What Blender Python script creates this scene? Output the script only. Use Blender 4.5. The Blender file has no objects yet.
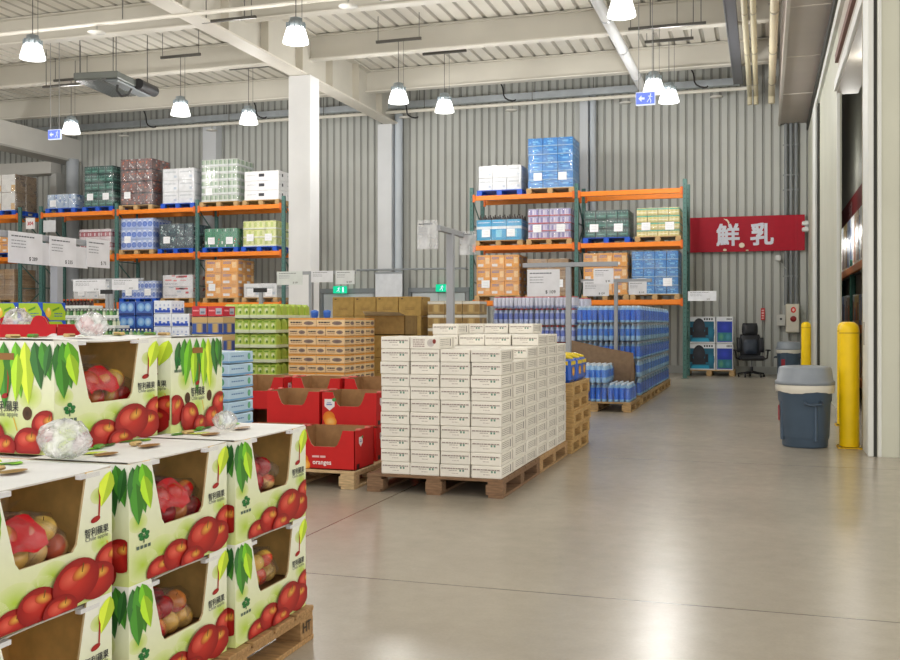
import bpy, math, random
from mathutils import Vector, Matrix
PI = math.pi
SC = bpy.context.scene
COL = SC.collection
R0 = random.Random(7)

# ------------------------------------------------------------------ colours and materials
def lin(c):
    def f(x):
        x /= 255.0
        return x / 12.92 if x <= 0.04045 else ((x + 0.055) / 1.055) ** 2.4
    return (f(c[0]), f(c[1]), f(c[2]), 1.0)

MATS = {}
def new_mat(name):
    m = bpy.data.materials.new(name); m.use_nodes = True
    nt = m.node_tree; nt.nodes.clear()
    out = nt.nodes.new('ShaderNodeOutputMaterial')
    return m, nt, out

def card_mat(name, rough=.6, nscale=9.0, namt=.10, metal=0.0, spec=.4, bump=0.0, stretch=(1, 1, 1), vary=.05, coat=0.0):
    """Vertex colour 'Col' times procedural noise, a little brightness change per object."""
    m, nt, out = new_mat(name); N = nt.nodes.new; L = nt.links.new
    at = N('ShaderNodeAttribute'); at.attribute_name = 'Col'
    tc = N('ShaderNodeTexCoord'); mp = N('ShaderNodeMapping'); mp.inputs['Scale'].default_value = stretch
    L(tc.outputs['Object'], mp.inputs['Vector'])
    no = N('ShaderNodeTexNoise'); no.inputs['Scale'].default_value = nscale; no.inputs['Detail'].default_value = 4
    L(mp.outputs[0], no.inputs['Vector'])
    mr = N('ShaderNodeMapRange'); mr.inputs[1].default_value = .3; mr.inputs[2].default_value = .7
    mr.inputs[3].default_value = 1 - namt; mr.inputs[4].default_value = 1 + namt * .5
    L(no.outputs[0], mr.inputs[0])
    oi = N('ShaderNodeObjectInfo')
    mr2 = N('ShaderNodeMapRange'); mr2.inputs[3].default_value = 1 - vary; mr2.inputs[4].default_value = 1 + vary * .4
    L(oi.outputs['Random'], mr2.inputs[0])
    mu = N('ShaderNodeMath'); mu.operation = 'MULTIPLY'
    L(mr.outputs[0], mu.inputs[0]); L(mr2.outputs[0], mu.inputs[1])
    vm = N('ShaderNodeVectorMath'); vm.operation = 'SCALE'
    L(at.outputs['Color'], vm.inputs[0]); L(mu.outputs[0], vm.inputs['Scale'])
    p = N('ShaderNodeBsdfPrincipled')
    L(vm.outputs[0], p.inputs['Base Color'])
    p.inputs['Roughness'].default_value = rough; p.inputs['Metallic'].default_value = metal
    p.inputs['Specular IOR Level'].default_value = spec; p.inputs['Coat Weight'].default_value = coat
    if bump:
        b = N('ShaderNodeBump'); b.inputs['Strength'].default_value = bump; b.inputs['Distance'].default_value = .01
        L(no.outputs[0], b.inputs['Height']); L(b.outputs[0], p.inputs['Normal'])
    L(p.outputs[0], out.inputs[0])
    MATS[name] = m
    return m

card_mat('card', .62, 7, .07)
card_mat('kraft', .8, 14, .16)
card_mat('gloss', .28, 6, .06, spec=.5)
card_mat('paint', .42, 3, .06)
card_mat('plastic', .38, 5, .07)
card_mat('wood', .75, 5, .34, stretch=(2, 14, 14), vary=.16, bump=.2)
card_mat('metal', .35, 4, .12, metal=.75)
card_mat('structure', .55, .9, .07, vary=0)
card_mat('leather', .45, 20, .15, bump=.15)
card_mat('apple_skin', .25, 6, .35, spec=.5, coat=.3)
card_mat('print', .45, 30, .03, vary=0)

def film_mat(name, alpha=.2, tint=(235, 240, 245), nscale=6, rough=.12, gl=.35):
    m, nt, out = new_mat(name); N = nt.nodes.new; L = nt.links.new
    tc = N('ShaderNodeTexCoord'); no = N('ShaderNodeTexNoise'); no.inputs['Scale'].default_value = nscale; no.inputs['Detail'].default_value = 5
    no.inputs['Distortion'].default_value = 1.2
    L(tc.outputs['Object'], no.inputs['Vector'])
    mr = N('ShaderNodeMapRange'); mr.inputs[1].default_value = .42; mr.inputs[2].default_value = .72
    mr.inputs[3].default_value = alpha * .45; mr.inputs[4].default_value = min(.9, alpha * 2.2)
    L(no.outputs[0], mr.inputs[0])
    b = N('ShaderNodeBump'); b.inputs['Strength'].default_value = .7; b.inputs['Distance'].default_value = .02
    L(no.outputs[0], b.inputs['Height'])
    p = N('ShaderNodeBsdfPrincipled'); p.inputs['Base Color'].default_value = lin(tint)
    p.inputs['Roughness'].default_value = rough; p.inputs['Specular IOR Level'].default_value = .8
    L(b.outputs[0], p.inputs['Normal'])
    t = N('ShaderNodeBsdfTransparent'); mx = N('ShaderNodeMixShader')
    L(mr.outputs[0], mx.inputs[0]); L(t.outputs[0], mx.inputs[1]); L(p.outputs[0], mx.inputs[2])
    lw = N('ShaderNodeLayerWeight'); lw.inputs[0].default_value = .35; L(b.outputs[0], lw.inputs['Normal'])
    mm = N('ShaderNodeMath'); mm.operation = 'MULTIPLY'; mm.inputs[1].default_value = gl; L(lw.outputs['Fresnel'], mm.inputs[0])
    g = N('ShaderNodeBsdfGlossy'); g.inputs['Roughness'].default_value = .09; L(b.outputs[0], g.inputs['Normal'])
    m2 = N('ShaderNodeMixShader'); L(mm.outputs[0], m2.inputs[0]); L(mx.outputs[0], m2.inputs[1]); L(g.outputs[0], m2.inputs[2])
    L(m2.outputs[0], out.inputs[0]); MATS[name] = m
film_mat('wrap', .08, nscale=2.5)
film_mat('crumple', .5, (246, 248, 250), 16)
film_mat('bag', .05, (245, 248, 250), 14, gl=.25)
film_mat('sleeve', .30, (225, 228, 232), 3)

def emit_mat(name, col, s):
    m, nt, out = new_mat(name); N = nt.nodes.new; L = nt.links.new
    tc = N('ShaderNodeTexCoord'); no = N('ShaderNodeTexNoise'); no.inputs['Scale'].default_value = 8
    L(tc.outputs['Object'], no.inputs['Vector'])
    mr = N('ShaderNodeMapRange'); mr.inputs[3].default_value = s * .9; mr.inputs[4].default_value = s * 1.1
    L(no.outputs[0], mr.inputs[0])
    e = N('ShaderNodeEmission'); e.inputs[0].default_value = lin(col); L(mr.outputs[0], e.inputs[1])
    L(e.outputs[0], out.inputs[0]); MATS[name] = m
emit_mat('lamp_glow', (255, 255, 250), 2.2)
emit_mat('sign_blue', (120, 140, 250), 1.0)
emit_mat('sign_white', (225, 232, 255), 1.0)
emit_mat('sign_green', (30, 205, 150), .9)

def floor_mat():
    m, nt, out = new_mat('polished_concrete'); N = nt.nodes.new; L = nt.links.new
    tc = N('ShaderNodeTexCoord')
    n1 = N('ShaderNodeTexNoise'); n1.inputs['Scale'].default_value = .55; n1.inputs['Detail'].default_value = 8; n1.inputs['Roughness'].default_value = .6
    n2 = N('ShaderNodeTexNoise'); n2.inputs['Scale'].default_value = 7; n2.inputs['Detail'].default_value = 8; n2.inputs['Roughness'].default_value = .7
    n3 = N('ShaderNodeTexNoise'); n3.inputs['Scale'].default_value = 60; n3.inputs['Detail'].default_value = 3
    for n in (n1, n2, n3): L(tc.outputs['Object'], n.inputs['Vector'])
    r1 = N('ShaderNodeValToRGB'); r1.color_ramp.elements[0].position = .3; r1.color_ramp.elements[0].color = lin((156, 148, 134))
    r1.color_ramp.elements[1].position = .72; r1.color_ramp.elements[1].color = lin((172, 164, 149))
    L(n1.outputs[0], r1.inputs[0])
    def mul(a, lo, hi, src, f0=.3, f1=.7):
        mr = N('ShaderNodeMapRange'); mr.inputs[1].default_value = f0; mr.inputs[2].default_value = f1
        mr.inputs[3].default_value = lo; mr.inputs[4].default_value = hi; L(src, mr.inputs[0])
        v = N('ShaderNodeVectorMath'); v.operation = 'SCALE'; L(a, v.inputs[0]); L(mr.outputs[0], v.inputs['Scale']); return v.outputs[0]
    c = mul(r1.outputs[0], .94, 1.04, n2.outputs[0]); c = mul(c, .97, 1.03, n3.outputs[0])
    # saw-cut joints: one line along x every 5.2 m, one along y every 5.2 m
    sx = N('ShaderNodeSeparateXYZ'); L(tc.outputs['Object'], sx.inputs[0])
    def joint(sock, off):
        a = N('ShaderNodeMath'); a.operation = 'ADD'; a.inputs[1].default_value = off; L(sock, a.inputs[0])
        w = N('ShaderNodeMath'); w.operation = 'WRAP'; w.inputs[1].default_value = 2.6; w.inputs[2].default_value = -2.6; L(a.outputs[0], w.inputs[0])
        b = N('ShaderNodeMath'); b.operation = 'ABSOLUTE'; L(w.outputs[0], b.inputs[0])
        d = N('ShaderNodeMath'); d.operation = 'LESS_THAN'; d.inputs[1].default_value = .006; L(b.outputs[0], d.inputs[0]); return d.outputs[0]
    j1 = joint(sx.outputs[1], -5.03); j2 = joint(sx.outputs[0], 2.85)
    mx = N('ShaderNodeMath'); mx.operation = 'MAXIMUM'; L(j1, mx.inputs[0]); L(j2, mx.inputs[1])
    mc = N('ShaderNodeMixRGB'); mc.inputs[2].default_value = lin((92, 80, 66)); L(mx.outputs[0], mc.inputs[0]); L(c, mc.inputs[1])
    p = N('ShaderNodeBsdfPrincipled'); L(mc.outputs[0], p.inputs['Base Color'])
    rr = N('ShaderNodeMapRange'); rr.inputs[1].default_value = .3; rr.inputs[2].default_value = .7; rr.inputs[3].default_value = .23; rr.inputs[4].default_value = .27
    L(n2.outputs[0], rr.inputs[0]); L(rr.outputs[0], p.inputs['Roughness'])
    p.inputs['Specular IOR Level'].default_value = .55
    b = N('ShaderNodeBump'); b.inputs['Strength'].default_value = .05; b.inputs['Distance'].default_value = .01; L(n2.outputs[0], b.inputs['Height']); L(b.outputs[0], p.inputs['Normal'])
    L(p.outputs[0], out.inputs[0]); MATS['floor'] = m
floor_mat()

# ------------------------------------------------------------------ mesh builder
TXT = {}
def text_mesh(s):
    k = s
    if k not in TXT:
        cu = bpy.data.curves.new('lettering', 'FONT'); cu.body = s; cu.size = 1.0; cu.resolution_u = 2
        o = bpy.data.objects.new('lettering', cu); COL.objects.link(o)
        dg = bpy.context.evaluated_depsgraph_get(); me = bpy.data.meshes.new_from_object(o.evaluated_get(dg))
        vs = [(v.co.x, v.co.y) for v in me.vertices]; fs = [tuple(p.vertices) for p in me.polygons]
        bpy.data.objects.remove(o); bpy.data.curves.remove(cu); bpy.data.meshes.remove(me)
        xs = [v[0] for v in vs] or [0]; ys = [v[1] for v in vs] or [0]
        cx, cy = (min(xs) + max(xs)) / 2, (min(ys) + max(ys)) / 2
        TXT[k] = ([(a - cx, b - cy) for a, b in vs], fs, max(xs) - min(xs), max(ys) - min(ys))
    return TXT[k]

class Frame:
    """A flat drawing surface: origin, u and v directions, normal."""
    def __init__(s, o, u, v, n): s.o, s.u, s.v, s.n = Vector(o), Vector(u), Vector(v), Vector(n)
    def p(s, u, v, k=1): return s.o + s.u * u + s.v * v + s.n * (.0005 * k)

class MB:
    def __init__(s): s.V = []; s.F = []
    def face(s, pts, col, mat='card', smooth=False):
        i = len(s.V); s.V += [tuple(p) for p in pts]
        cols = col if isinstance(col, list) else [col] * len(pts)
        s.F.append((tuple(range(i, i + len(pts))), cols, mat, smooth))
    def mesh(s, vs, fs, col, mat='card', smooth=False):
        i = len(s.V); s.V += [tuple(p) for p in vs]
        for f in fs:
            c = [col[k] for k in f] if isinstance(col, list) else [col] * len(f)
            s.F.append((tuple(i + k for k in f), c, mat, smooth))
    def box(s, x0, x1, y0, y1, z0, z1, col, mat='card', ch=0.0):
        if x0 > x1: x0, x1 = x1, x0
        if y0 > y1: y0, y1 = y1, y0
        if ch <= 0:
            v = [(x, y, z) for x in (x0, x1) for y in (y0, y1) for z in (z0, z1)]
            s.mesh(v, [(0, 1, 3, 2), (4, 6, 7, 5), (0, 4, 5, 1), (2, 3, 7, 6), (0, 2, 6, 4), (1, 5, 7, 3)], col, mat); return
        ch = min(ch, (x1 - x0) * .45, (y1 - y0) * .45, (z1 - z0) * .45)
        lo = (x0, y0, z0); hi = (x1, y1, z1); v = []; idx = {}
        for a in (0, 1):
            for b in (0, 1):
                for c in (0, 1):
                    e = (a, b, c)
                    for ax in range(3):
                        q = [(hi if e[k] else lo)[k] + (0 if k == ax else (-ch if e[k] else ch)) for k in range(3)]
                        idx[(e, ax)] = len(v); v.append(tuple(q))
        fs = []
        for ax in range(3):
            o1, o2 = [k for k in range(3) if k != ax]
            for sd in (0, 1):
                loop = []
                for p, q in ((0, 0), (1, 0), (1, 1), (0, 1)):
                    e = [0, 0, 0]; e[ax] = sd; e[o1] = p; e[o2] = q; loop.append(idx[(tuple(e), ax)])
                fs.append(tuple(loop))
            for p in (0, 1):
                for q in (0, 1):
                    e0 = [0, 0, 0]; e1 = [0, 0, 0]; e0[o1] = e1[o1] = p; e0[o2] = e1[o2] = q; e1[ax] = 1
                    e0, e1 = tuple(e0), tuple(e1)
                    fs.append((idx[(e0, o1)], idx[(e1, o1)], idx[(e1, o2)], idx[(e0, o2)]))
        for a in (0, 1):
            for b in (0, 1):
                for c in (0, 1): fs.append(tuple(idx[((a, b, c), k)] for k in range(3)))
        s.mesh(v, fs, col, mat)
    def cyl(s, a, b, r0, r1=None, n=12, col=(128, 128, 128), mat='paint', caps=True, smooth=True):
        r1 = r0 if r1 is None else r1
        a, b = Vector(a), Vector(b); d = (b - a).normalized()
        x = d.orthogonal().normalized(); y = d.cross(x)
        r = [x * math.cos(2 * PI * k / n) + y * math.sin(2 * PI * k / n) for k in range(n)]
        v = [a + q * r0 for q in r] + [b + q * r1 for q in r]
        s.mesh(v, [(k, (k + 1) % n, n + (k + 1) % n, n + k) for k in range(n)], col, mat, smooth)
        if caps:
            s.mesh([a + q * r0 for q in r], [tuple(reversed(range(n)))], col, mat); s.mesh([b + q * r1 for q in r], [tuple(range(n))], col, mat)
    def tube(s, pts, r, n=8, col=(128, 128, 128), mat='paint'):
        pts = [Vector(p) for p in pts]
        v = []; x = None
        for i, p in enumerate(pts):
            d = (pts[min(i + 1, len(pts) - 1)] - pts[max(i - 1, 0)]).normalized()
            x = d.orthogonal().normalized() if x is None else (x - d * x.dot(d)).normalized()
            y = d.cross(x)
            v += [p + (x * math.cos(2 * PI * k / n) + y * math.sin(2 * PI * k / n)) * r for k in range(n)]
        fs = [(i * n + k, i * n + (k + 1) % n, (i + 1) * n + (k + 1) % n, (i + 1) * n + k) for i in range(len(pts) - 1) for k in range(n)]
        s.mesh(v, fs, col, mat, True)
        s.mesh(v[:n], [tuple(reversed(range(n)))], col, mat); s.mesh(v[-n:], [tuple(range(n))], col, mat)
    def lathe(s, prof, c=(0, 0, 0), n=16, col=(128, 128, 128), mat='paint', smooth=True, sq=(1, 1)):
        v = []; cs = []
        for i, pr in enumerate(prof):
            r, z = pr[0], pr[1]; cc = pr[2] if len(pr) > 2 else col
            for k in range(n):
                a = 2 * PI * k / n; v.append((c[0] + r * math.cos(a) * sq[0], c[1] + r * math.sin(a) * sq[1], c[2] + z)); cs.append(cc)
        fs = [(i * n + k, i * n + (k + 1) % n, (i + 1) * n + (k + 1) % n, (i + 1) * n + k) for i in range(len(prof) - 1) for k in range(n)]
        s.mesh(v, fs, cs, mat, smooth)
    # ---- flat print on a frame
    def rect(s, f, u0, v0, u1, v1, col, k=1, mat='print'):
        s.face([f.p(u0, v0, k), f.p(u1, v0, k), f.p(u1, v1, k), f.p(u0, v1, k)], col, mat)
    def poly(s, f, uv, col, k=1, mat='print'): s.face([f.p(a, b, k) for a, b in uv], col, mat)
    def disc(s, f, u, v, ru, rv, c0, c1, k=1, n=20, rot=0, clip=None, mat='print'):
        ca, sa = math.cos(rot), math.sin(rot)
        def q(t, m):
            a, b = ru * m * math.cos(t), rv * m * math.sin(t)
            x, y = u + a * ca - b * sa, v + a * sa + b * ca
            if clip: x = min(max(x, clip[0]), clip[2]); y = min(max(y, clip[1]), clip[3])
            return f.p(x, y, k)
        ctr = f.p(min(max(u, clip[0]), clip[2]), min(max(v, clip[1]), clip[3]), k) if clip else f.p(u, v, k)
        vs = [ctr] + [q(2 * PI * i / n, 1) for i in range(n)]
        s.mesh(vs, [(0, 1 + i, 1 + (i + 1) % n) for i in range(n)], [c0] + [c1] * n, mat)
    def leaf(s, f, u, v, L, W, ang, c, k=1):
        """leaf hanging from (u,v) along direction ang; two halves of different green"""
        d = (math.cos(ang), math.sin(ang)); t = (-d[1], d[0])
        prof = [(0, 0), (.12, .55), (.35, 1), (.6, .85), (.82, .42), (1, 0)]
        c2 = tuple(min(255, int(x * 1.22 + 8)) for x in c)
        for sg, cc in ((1, c), (-1, c2)):
            pts = [(u + d[0] * a * L + t[0] * sg * b * W, v + d[1] * a * L + t[1] * sg * b * W) for a, b in prof]
            s.poly(f, pts, cc, k)
    def text(s, f, t, u, v, size, col, k=2, bold=0.0, wmax=None, mat='print'):
        vs, fs, w, h = text_mesh(t)
        sx = size if not wmax or w * size <= wmax else wmax / w
        sh = [(0, 0)] if not bold else [(-bold, -bold), (bold, -bold), (-bold, bold), (bold, bold)]
        for i, (da, db) in enumerate(sh):
            s.mesh([f.p(u + (a + da) * sx, v + (b + db) * size, k + .15 * i) for a, b in vs], fs, col, mat)
    def me(s, name):
        m = bpy.data.meshes.new(name); m.from_pydata(s.V, [], [f[0] for f in s.F])
        names = []
        for f in s.F:
            if f[2] not in names: names.append(f[2])
        for n in names: m.materials.append(MATS[n])
        ca = m.color_attributes.new('Col', 'FLOAT_COLOR', 'CORNER')
        buf = []
        for f in s.F:
            for c in f[1]: buf += lin(c)
        ca.data.foreach_set('color', buf)
        m.polygons.foreach_set('material_index', [names.index(f[2]) for f in s.F])
        m.polygons.foreach_set('use_smooth', [f[3] for f in s.F])
        m.update(); return m
    def build(s, name, parent=None, loc=None, rot=None):
        return link(name, s.me(name), parent, loc, rot)

def link(name, me, parent=None, loc=None, rot=None):
    o = bpy.data.objects.new(name, me); COL.objects.link(o)
    if parent is not None: o.parent = parent
    if loc: o.location = loc
    if rot: o.rotation_euler = rot
    return o
def tag(o, label, cat, group=None, kind=None):
    o['label'] = label; o['category'] = cat
    if group: o['group'] = group
    if kind: o['kind'] = kind
    return o
def thing(name, label, cat, loc=(0, 0, 0), rotz=0.0, group=None):
    o = bpy.data.objects.new(name, None); COL.objects.link(o)
    o.location = loc; o.rotation_euler = (0, 0, rotz); o.empty_display_size = .1
    return tag(o, label, cat, group)
def struct(name, mb, loc=None):
    o = mb.build(name); o['kind'] = 'structure'
    if loc: o.location = loc
    return o
KIDS = {}
def copy_tree(o, loc, label, rotz=None, group=None):
    """a copy of a thing with copies of its parts and sub-parts"""
    def rec(src, par):
        c = src.copy(); COL.objects.link(c)
        if par is not None: c.parent = par
        for ch in list(src.children): rec(ch, c)
        return c
    r = rec(o, None); r.location = loc; r['label'] = label
    if rotz is not None: r.rotation_euler = (0, 0, rotz)
    if group: r['group'] = group
    return r
ORD = ['first', 'second', 'third', 'fourth', 'fifth', 'sixth', 'seventh', 'eighth', 'ninth', 'tenth', 'eleventh', 'twelfth']

# ================================================================== THE SETTING
mb = MB(); mb.box(-32, 9, -3, 32, -.2, 0, (150, 140, 125), 'floor'); struct('floor', mb)

# back wall: ribbed metal cladding
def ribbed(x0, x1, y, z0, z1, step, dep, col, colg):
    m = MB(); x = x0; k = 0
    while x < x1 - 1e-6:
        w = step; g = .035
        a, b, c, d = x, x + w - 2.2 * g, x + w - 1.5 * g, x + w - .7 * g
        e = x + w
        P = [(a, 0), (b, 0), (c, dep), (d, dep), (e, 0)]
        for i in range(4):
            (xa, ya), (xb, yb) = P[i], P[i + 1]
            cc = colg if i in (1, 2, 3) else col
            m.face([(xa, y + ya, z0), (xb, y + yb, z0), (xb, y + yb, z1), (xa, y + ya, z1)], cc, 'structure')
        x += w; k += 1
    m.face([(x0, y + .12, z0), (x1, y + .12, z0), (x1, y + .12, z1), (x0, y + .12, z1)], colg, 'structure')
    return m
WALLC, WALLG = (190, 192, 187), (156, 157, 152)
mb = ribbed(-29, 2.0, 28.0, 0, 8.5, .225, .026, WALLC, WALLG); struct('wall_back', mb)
mb = MB()
for i in range(60):
    y = 8 + i * .34
    mb.face([(-28.5, y, 0), (-28.5, y + .28, 0), (-28.5, y + .28, 8.5), (-28.5, y, 8.5)], WALLC, 'structure')
    mb.face([(-28.5, y + .28, 0), (-28.5, y + .34, 0), (-28.5, y + .34, 8.5), (-28.5, y + .28, 8.5)], WALLG, 'structure')
struct('wall_left', mb)
# kick board along the back wall
mb = MB(); mb.box(-29, 1.1, 27.9, 28.0, 0, .2, (172, 174, 170), 'structure'); struct('baseboard_back', mb)

# ceiling deck, ribs along y
mb = MB(); x = -32.0
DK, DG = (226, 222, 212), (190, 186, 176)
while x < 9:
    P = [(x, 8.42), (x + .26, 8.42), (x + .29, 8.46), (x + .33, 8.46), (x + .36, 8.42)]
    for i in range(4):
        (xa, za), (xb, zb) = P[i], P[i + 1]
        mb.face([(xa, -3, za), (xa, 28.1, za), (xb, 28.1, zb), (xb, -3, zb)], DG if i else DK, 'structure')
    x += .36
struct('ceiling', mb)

BEAM = (201, 197, 186)
def ibeam_x(x0, x1, y, z0, z1, fw, name, label):
    m = MB()
    m.box(x0, x1, y - fw / 2, y + fw / 2, z0, z0 + .03, (226, 222, 212), 'structure')
    m.box(x0, x1, y - fw / 2, y + fw / 2, z1 - .03, z1, BEAM, 'structure')
    m.box(x0, x1, y - .012, y + .012, z0 + .03, z1 - .03, BEAM, 'structure')
    o = struct(name, m); o['label'] = label; return o
for i, y in enumerate((5.2, 8.6, 12.0, 15.4, 18.8, 22.13, 25.7)):
    ibeam_x(-31, .3, y, 7.8, 8.4, .24, 'roof_beam', 'cream steel roof beam crossing the hall')
def ibeam_y(x, y0, y1, z0, z1, fw):
    m = MB()
    m.box(x - fw / 2, x + fw / 2, y0, y1, z0, z0 + .04, (222, 217, 206), 'structure')
    m.box(x - fw / 2, x + fw / 2, y0, y1, z1 - .04, z1, BEAM, 'structure')
    m.box(x - .015, x + .015, y0, y1, z0 + .04, z1 - .04, BEAM, 'structure')
    y = y0 + .6
    while y < y1:
        m.box(x - fw / 2 + .01, x + fw / 2 - .01, y - .01, y + .01, z0 + .04, z1 - .04, (196, 190, 176), 'structure'); y += 1.7
    return m
o = struct('roof_girder', ibeam_y(-10.6, 2, 28, 7.3, 8.4, .42)); o['label'] = 'deep cream girder running over the white column'
# columns
def column(x0, x1, y0, y1, z1, col=(232, 233, 234)):
    m = MB(); m.box(x0, x1, y0, y1, 0, z1, col, 'structure', .012)
    m.box(x0 - .06, x1 + .06, y0 - .06, y1 + .06, 0, .04, (150, 150, 150), 'structure')
    o = struct('column', m); return o
column(-10.88, -10.3, 21.5, 22.0, 7.3)
column(-11.0, -10.55, 27.55, 27.98, 7.3, (214, 217, 220))
column(-16.98, -16.5, 27.6, 27.98, 7.65, (206, 209, 212))
column(-4.96, -4.72, 27.75, 27.98, 7.8, (196, 200, 204))
mb = MB(); mb.cyl((-10.4, 27.75, 0), (-10.4, 27.75, 7.6), .12, n=14, col=(196, 204, 212), mat='structure'); struct('column', mb)
mb = MB(); mb.cyl((-4.6, 27.85, 0), (-4.6, 27.85, 7.8), .09, n=14, col=(190, 197, 204), mat='structure'); struct('column', mb)
mb = MB(); mb.cyl((-21.9, 27.6, 0), (-21.9, 27.6, 6.8), .2, n=16, col=(176, 182, 188), mat='structure'); struct('column', mb)
# boxed beam at the left
mb = MB(); mb.box(-22.6, -21.9, 8, 28, 6.75, 7.5, (216, 214, 208), 'structure'); mb.box(-22.62, -21.88, 8, 28, 6.72, 6.78, (180, 178, 172), 'structure')
mb.box(-29, -22.6, 27.4, 27.9, 6.35, 6.75, (200, 198, 192), 'structure'); mb.box(-22.75, -22.55, 27.6, 28, 0, 6.4, (190, 190, 186), 'structure')
struct('roof_girder', mb)['label'] = 'boxed grey beam along the side bay'

# back wall exit doors
def exit_door(n, x0, x1):
    m = MB(); fr = (132, 138, 142)
    m.box(x0, x1, 27.88, 27.99, 2.28, 2.42, fr, 'structure'); m.box(x0, x0 + .1, 27.88, 27.99, 0, 2.3, fr, 'structure'); m.box(x1 - .1, x1, 27.88, 27.99, 0, 2.3, fr, 'structure')
    fo = struct('door_%d' % n, m)
    for k in range(2):
        a = x0 + .12 + k * (x1 - x0 - .24) / 2; b = a + (x1 - x0 - .24) / 2 - .01
        q = MB(); q.box(a, b, 27.92, 27.97, .02, 2.27, (196, 202, 206), 'structure', .004); q.build('door_leaf', fo)
        q = MB(); q.box(a + .1, b - .1, 27.86, 27.90, 1.0, 1.06, (120, 124, 128), 'metal')
        q.box(a + .12, a + .16, 27.88, 27.93, 1.0, 1.06, (120, 124, 128), 'metal'); q.box(b - .16, b - .12, 27.88, 27.93, 1.0, 1.06, (120, 124, 128), 'metal'); q.build('push_bar', fo)
exit_door(1, -13.05, -11.15); exit_door(2, -10.15, -8.25)

# ------------------------------------------------------------------ right side: insulated cold-room wall
CREAM = (205, 206, 190); WHT = (222, 224, 220); DARK = (58, 58, 54)
mb = MB(); mb.box(1.12, 8.0, 11.15, 11.55, 0, 8.4, CREAM, 'structure')
for k in range(6):
    x = 1.33 + k * .9
    mb.box(x, x + .01, 11.145, 11.16, 0, 8.4, (176, 178, 166), 'structure')
struct('wall_right', mb)
mb = MB()
mb.box(1.12, 1.17, 16.8, 28, 0, 6.7, CREAM, 'structure'); mb.box(1.12, 1.40, 11.55, 16.8, 5.05, 6.7, (188, 180, 168), 'structure')
mb.box(1.114, 1.12, 16.84, 16.95, 0, 5.05, DARK, 'structure'); mb.box(1.10, 1.14, 16.76, 16.83, 0, 5.05, WHT, 'structure')
mb.box(1.08, 1.12, 22.2, 22.6, 0, 6.0, DARK, 'structure'); mb.box(1.05, 1.12, 22.6, 23.9, 0, 6.2, WHT, 'structure'); mb.box(1.09, 1.12, 23.9, 24.4, 0, 6.2, (90, 90, 86), 'structure')
struct('wall_cold_room', mb)
mb = MB()  # door jamb: white strip, black seal, white strip
mb.box(1.03, 1.085, 11.13, 11.75, 0, 5.05, WHT, 'structure', .008); mb.box(1.085, 1.125, 11.16, 11.5, 0, 8.4, DARK, 'structure'); mb.box(1.125, 1.16, 11.12, 11.16, 0, 8.4, WHT, 'structure', .006)
mb.box(1.03, 1.06, 11.7, 11.78, 0, 5.05, (216, 206, 176), 'structure')
mb.box(1.028, 1.05, 11.5, 11.62, 1.15, 1.4, (150, 150, 150), 'structure')
struct('trim_2', mb)
mb = MB()  # door header trims
mb.box(1.06, 1.14, 11.5, 24.4, 6.05, 6.2, WHT, 'structure'); mb.box(1.08, 1.12, 11.5, 28, 6.5, 6.7, DARK, 'structure'); mb.box(1.10, 1.42, 11.5, 16.9, 5.02, 5.06, (176, 170, 158), 'structure')
mb.box(1.07, 1.12, 11.5, 16.8, 5.5, 5.62, (120, 84, 74), 'structure'); mb.box(1.06, 1.13, 11.5, 16.8, 5.05, 5.2, WHT, 'structure')
struct('trim_3', mb)
mb = MB()  # soffit box over the doors
mb.box(.38, 1.12, 8.0, 28, 6.7, 8.4, (186, 176, 168), 'structure')
for y in (12.2, 17.6, 20.9, 24.3): mb.box(.385, 1.07, y, y + .03, 6.685, 6.7, (214, 206, 196), 'structure')
mb.box(.36, .42, 8.0, 28, 6.66, 6.74, (200, 194, 186), 'structure')
struct('trim_4', mb)
mb = MB(); mb.box(1.95, 2.05, 11.6, 30, 0, 8.2, (168, 168, 160), 'structure'); mb.box(1.4, 2.0, 29.5, 29.7, 0, 8.2, (150, 150, 142), 'structure'); struct('wall_cold_room_inner', mb)

# ================================================================== PALLETS
WOOD = (198, 164, 116); WOODD = (132, 100, 72); BLUEP = (22, 84, 200)
def pallet(label, x0, x1, y0, y1, h=.15, z=0, col=WOOD, group='wooden pallets', plastic=False, nb=7):
    cx, cy = (x0 + x1) / 2, (y0 + y1) / 2; w, d = x1 - x0, y1 - y0
    mat = 'plastic' if plastic else 'wood'
    t = thing('plastic_pallet' if plastic else 'wooden_pallet', label, 'pallet', (cx, cy, z), 0, group)
    m = MB(); b = .022; n = nb; gap = .02; bw = (d - gap * (n - 1)) / n
    for k in range(n):
        y = -d / 2 + k * (bw + gap); m.box(-w / 2, w / 2, y, y + bw, h - b, h, col, mat, .003)
    if not plastic:
        for k in range(3):
            x = -w / 2 + .005 + k * (w - .13) / 2; m.box(x, x + .12, -d / 2 + .003, d / 2 - .003, h - 2 * b, h - b, col, mat)
    m.build('top_deck', t)
    m = MB()
    for k in range(3):
        x = -w / 2 + k * (w - .12) / 2; m.box(x, x + .12, -d / 2, d / 2, 0, b, col, mat, .002)
    m.build('bottom_deck', t)
    zt = h - b if plastic else h - 2 * b
    m = MB(); m.box(-.07, .07, -.06, .06, b, zt, col, mat, .003); bm = m.me('block')
    for i in range(3):
        for j in range(3):
            link('block', bm, t, (-w / 2 + .072 + i * (w - .144) / 2, -d / 2 + .062 + j * (d - .124) / 2, 0))
    return t

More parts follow.
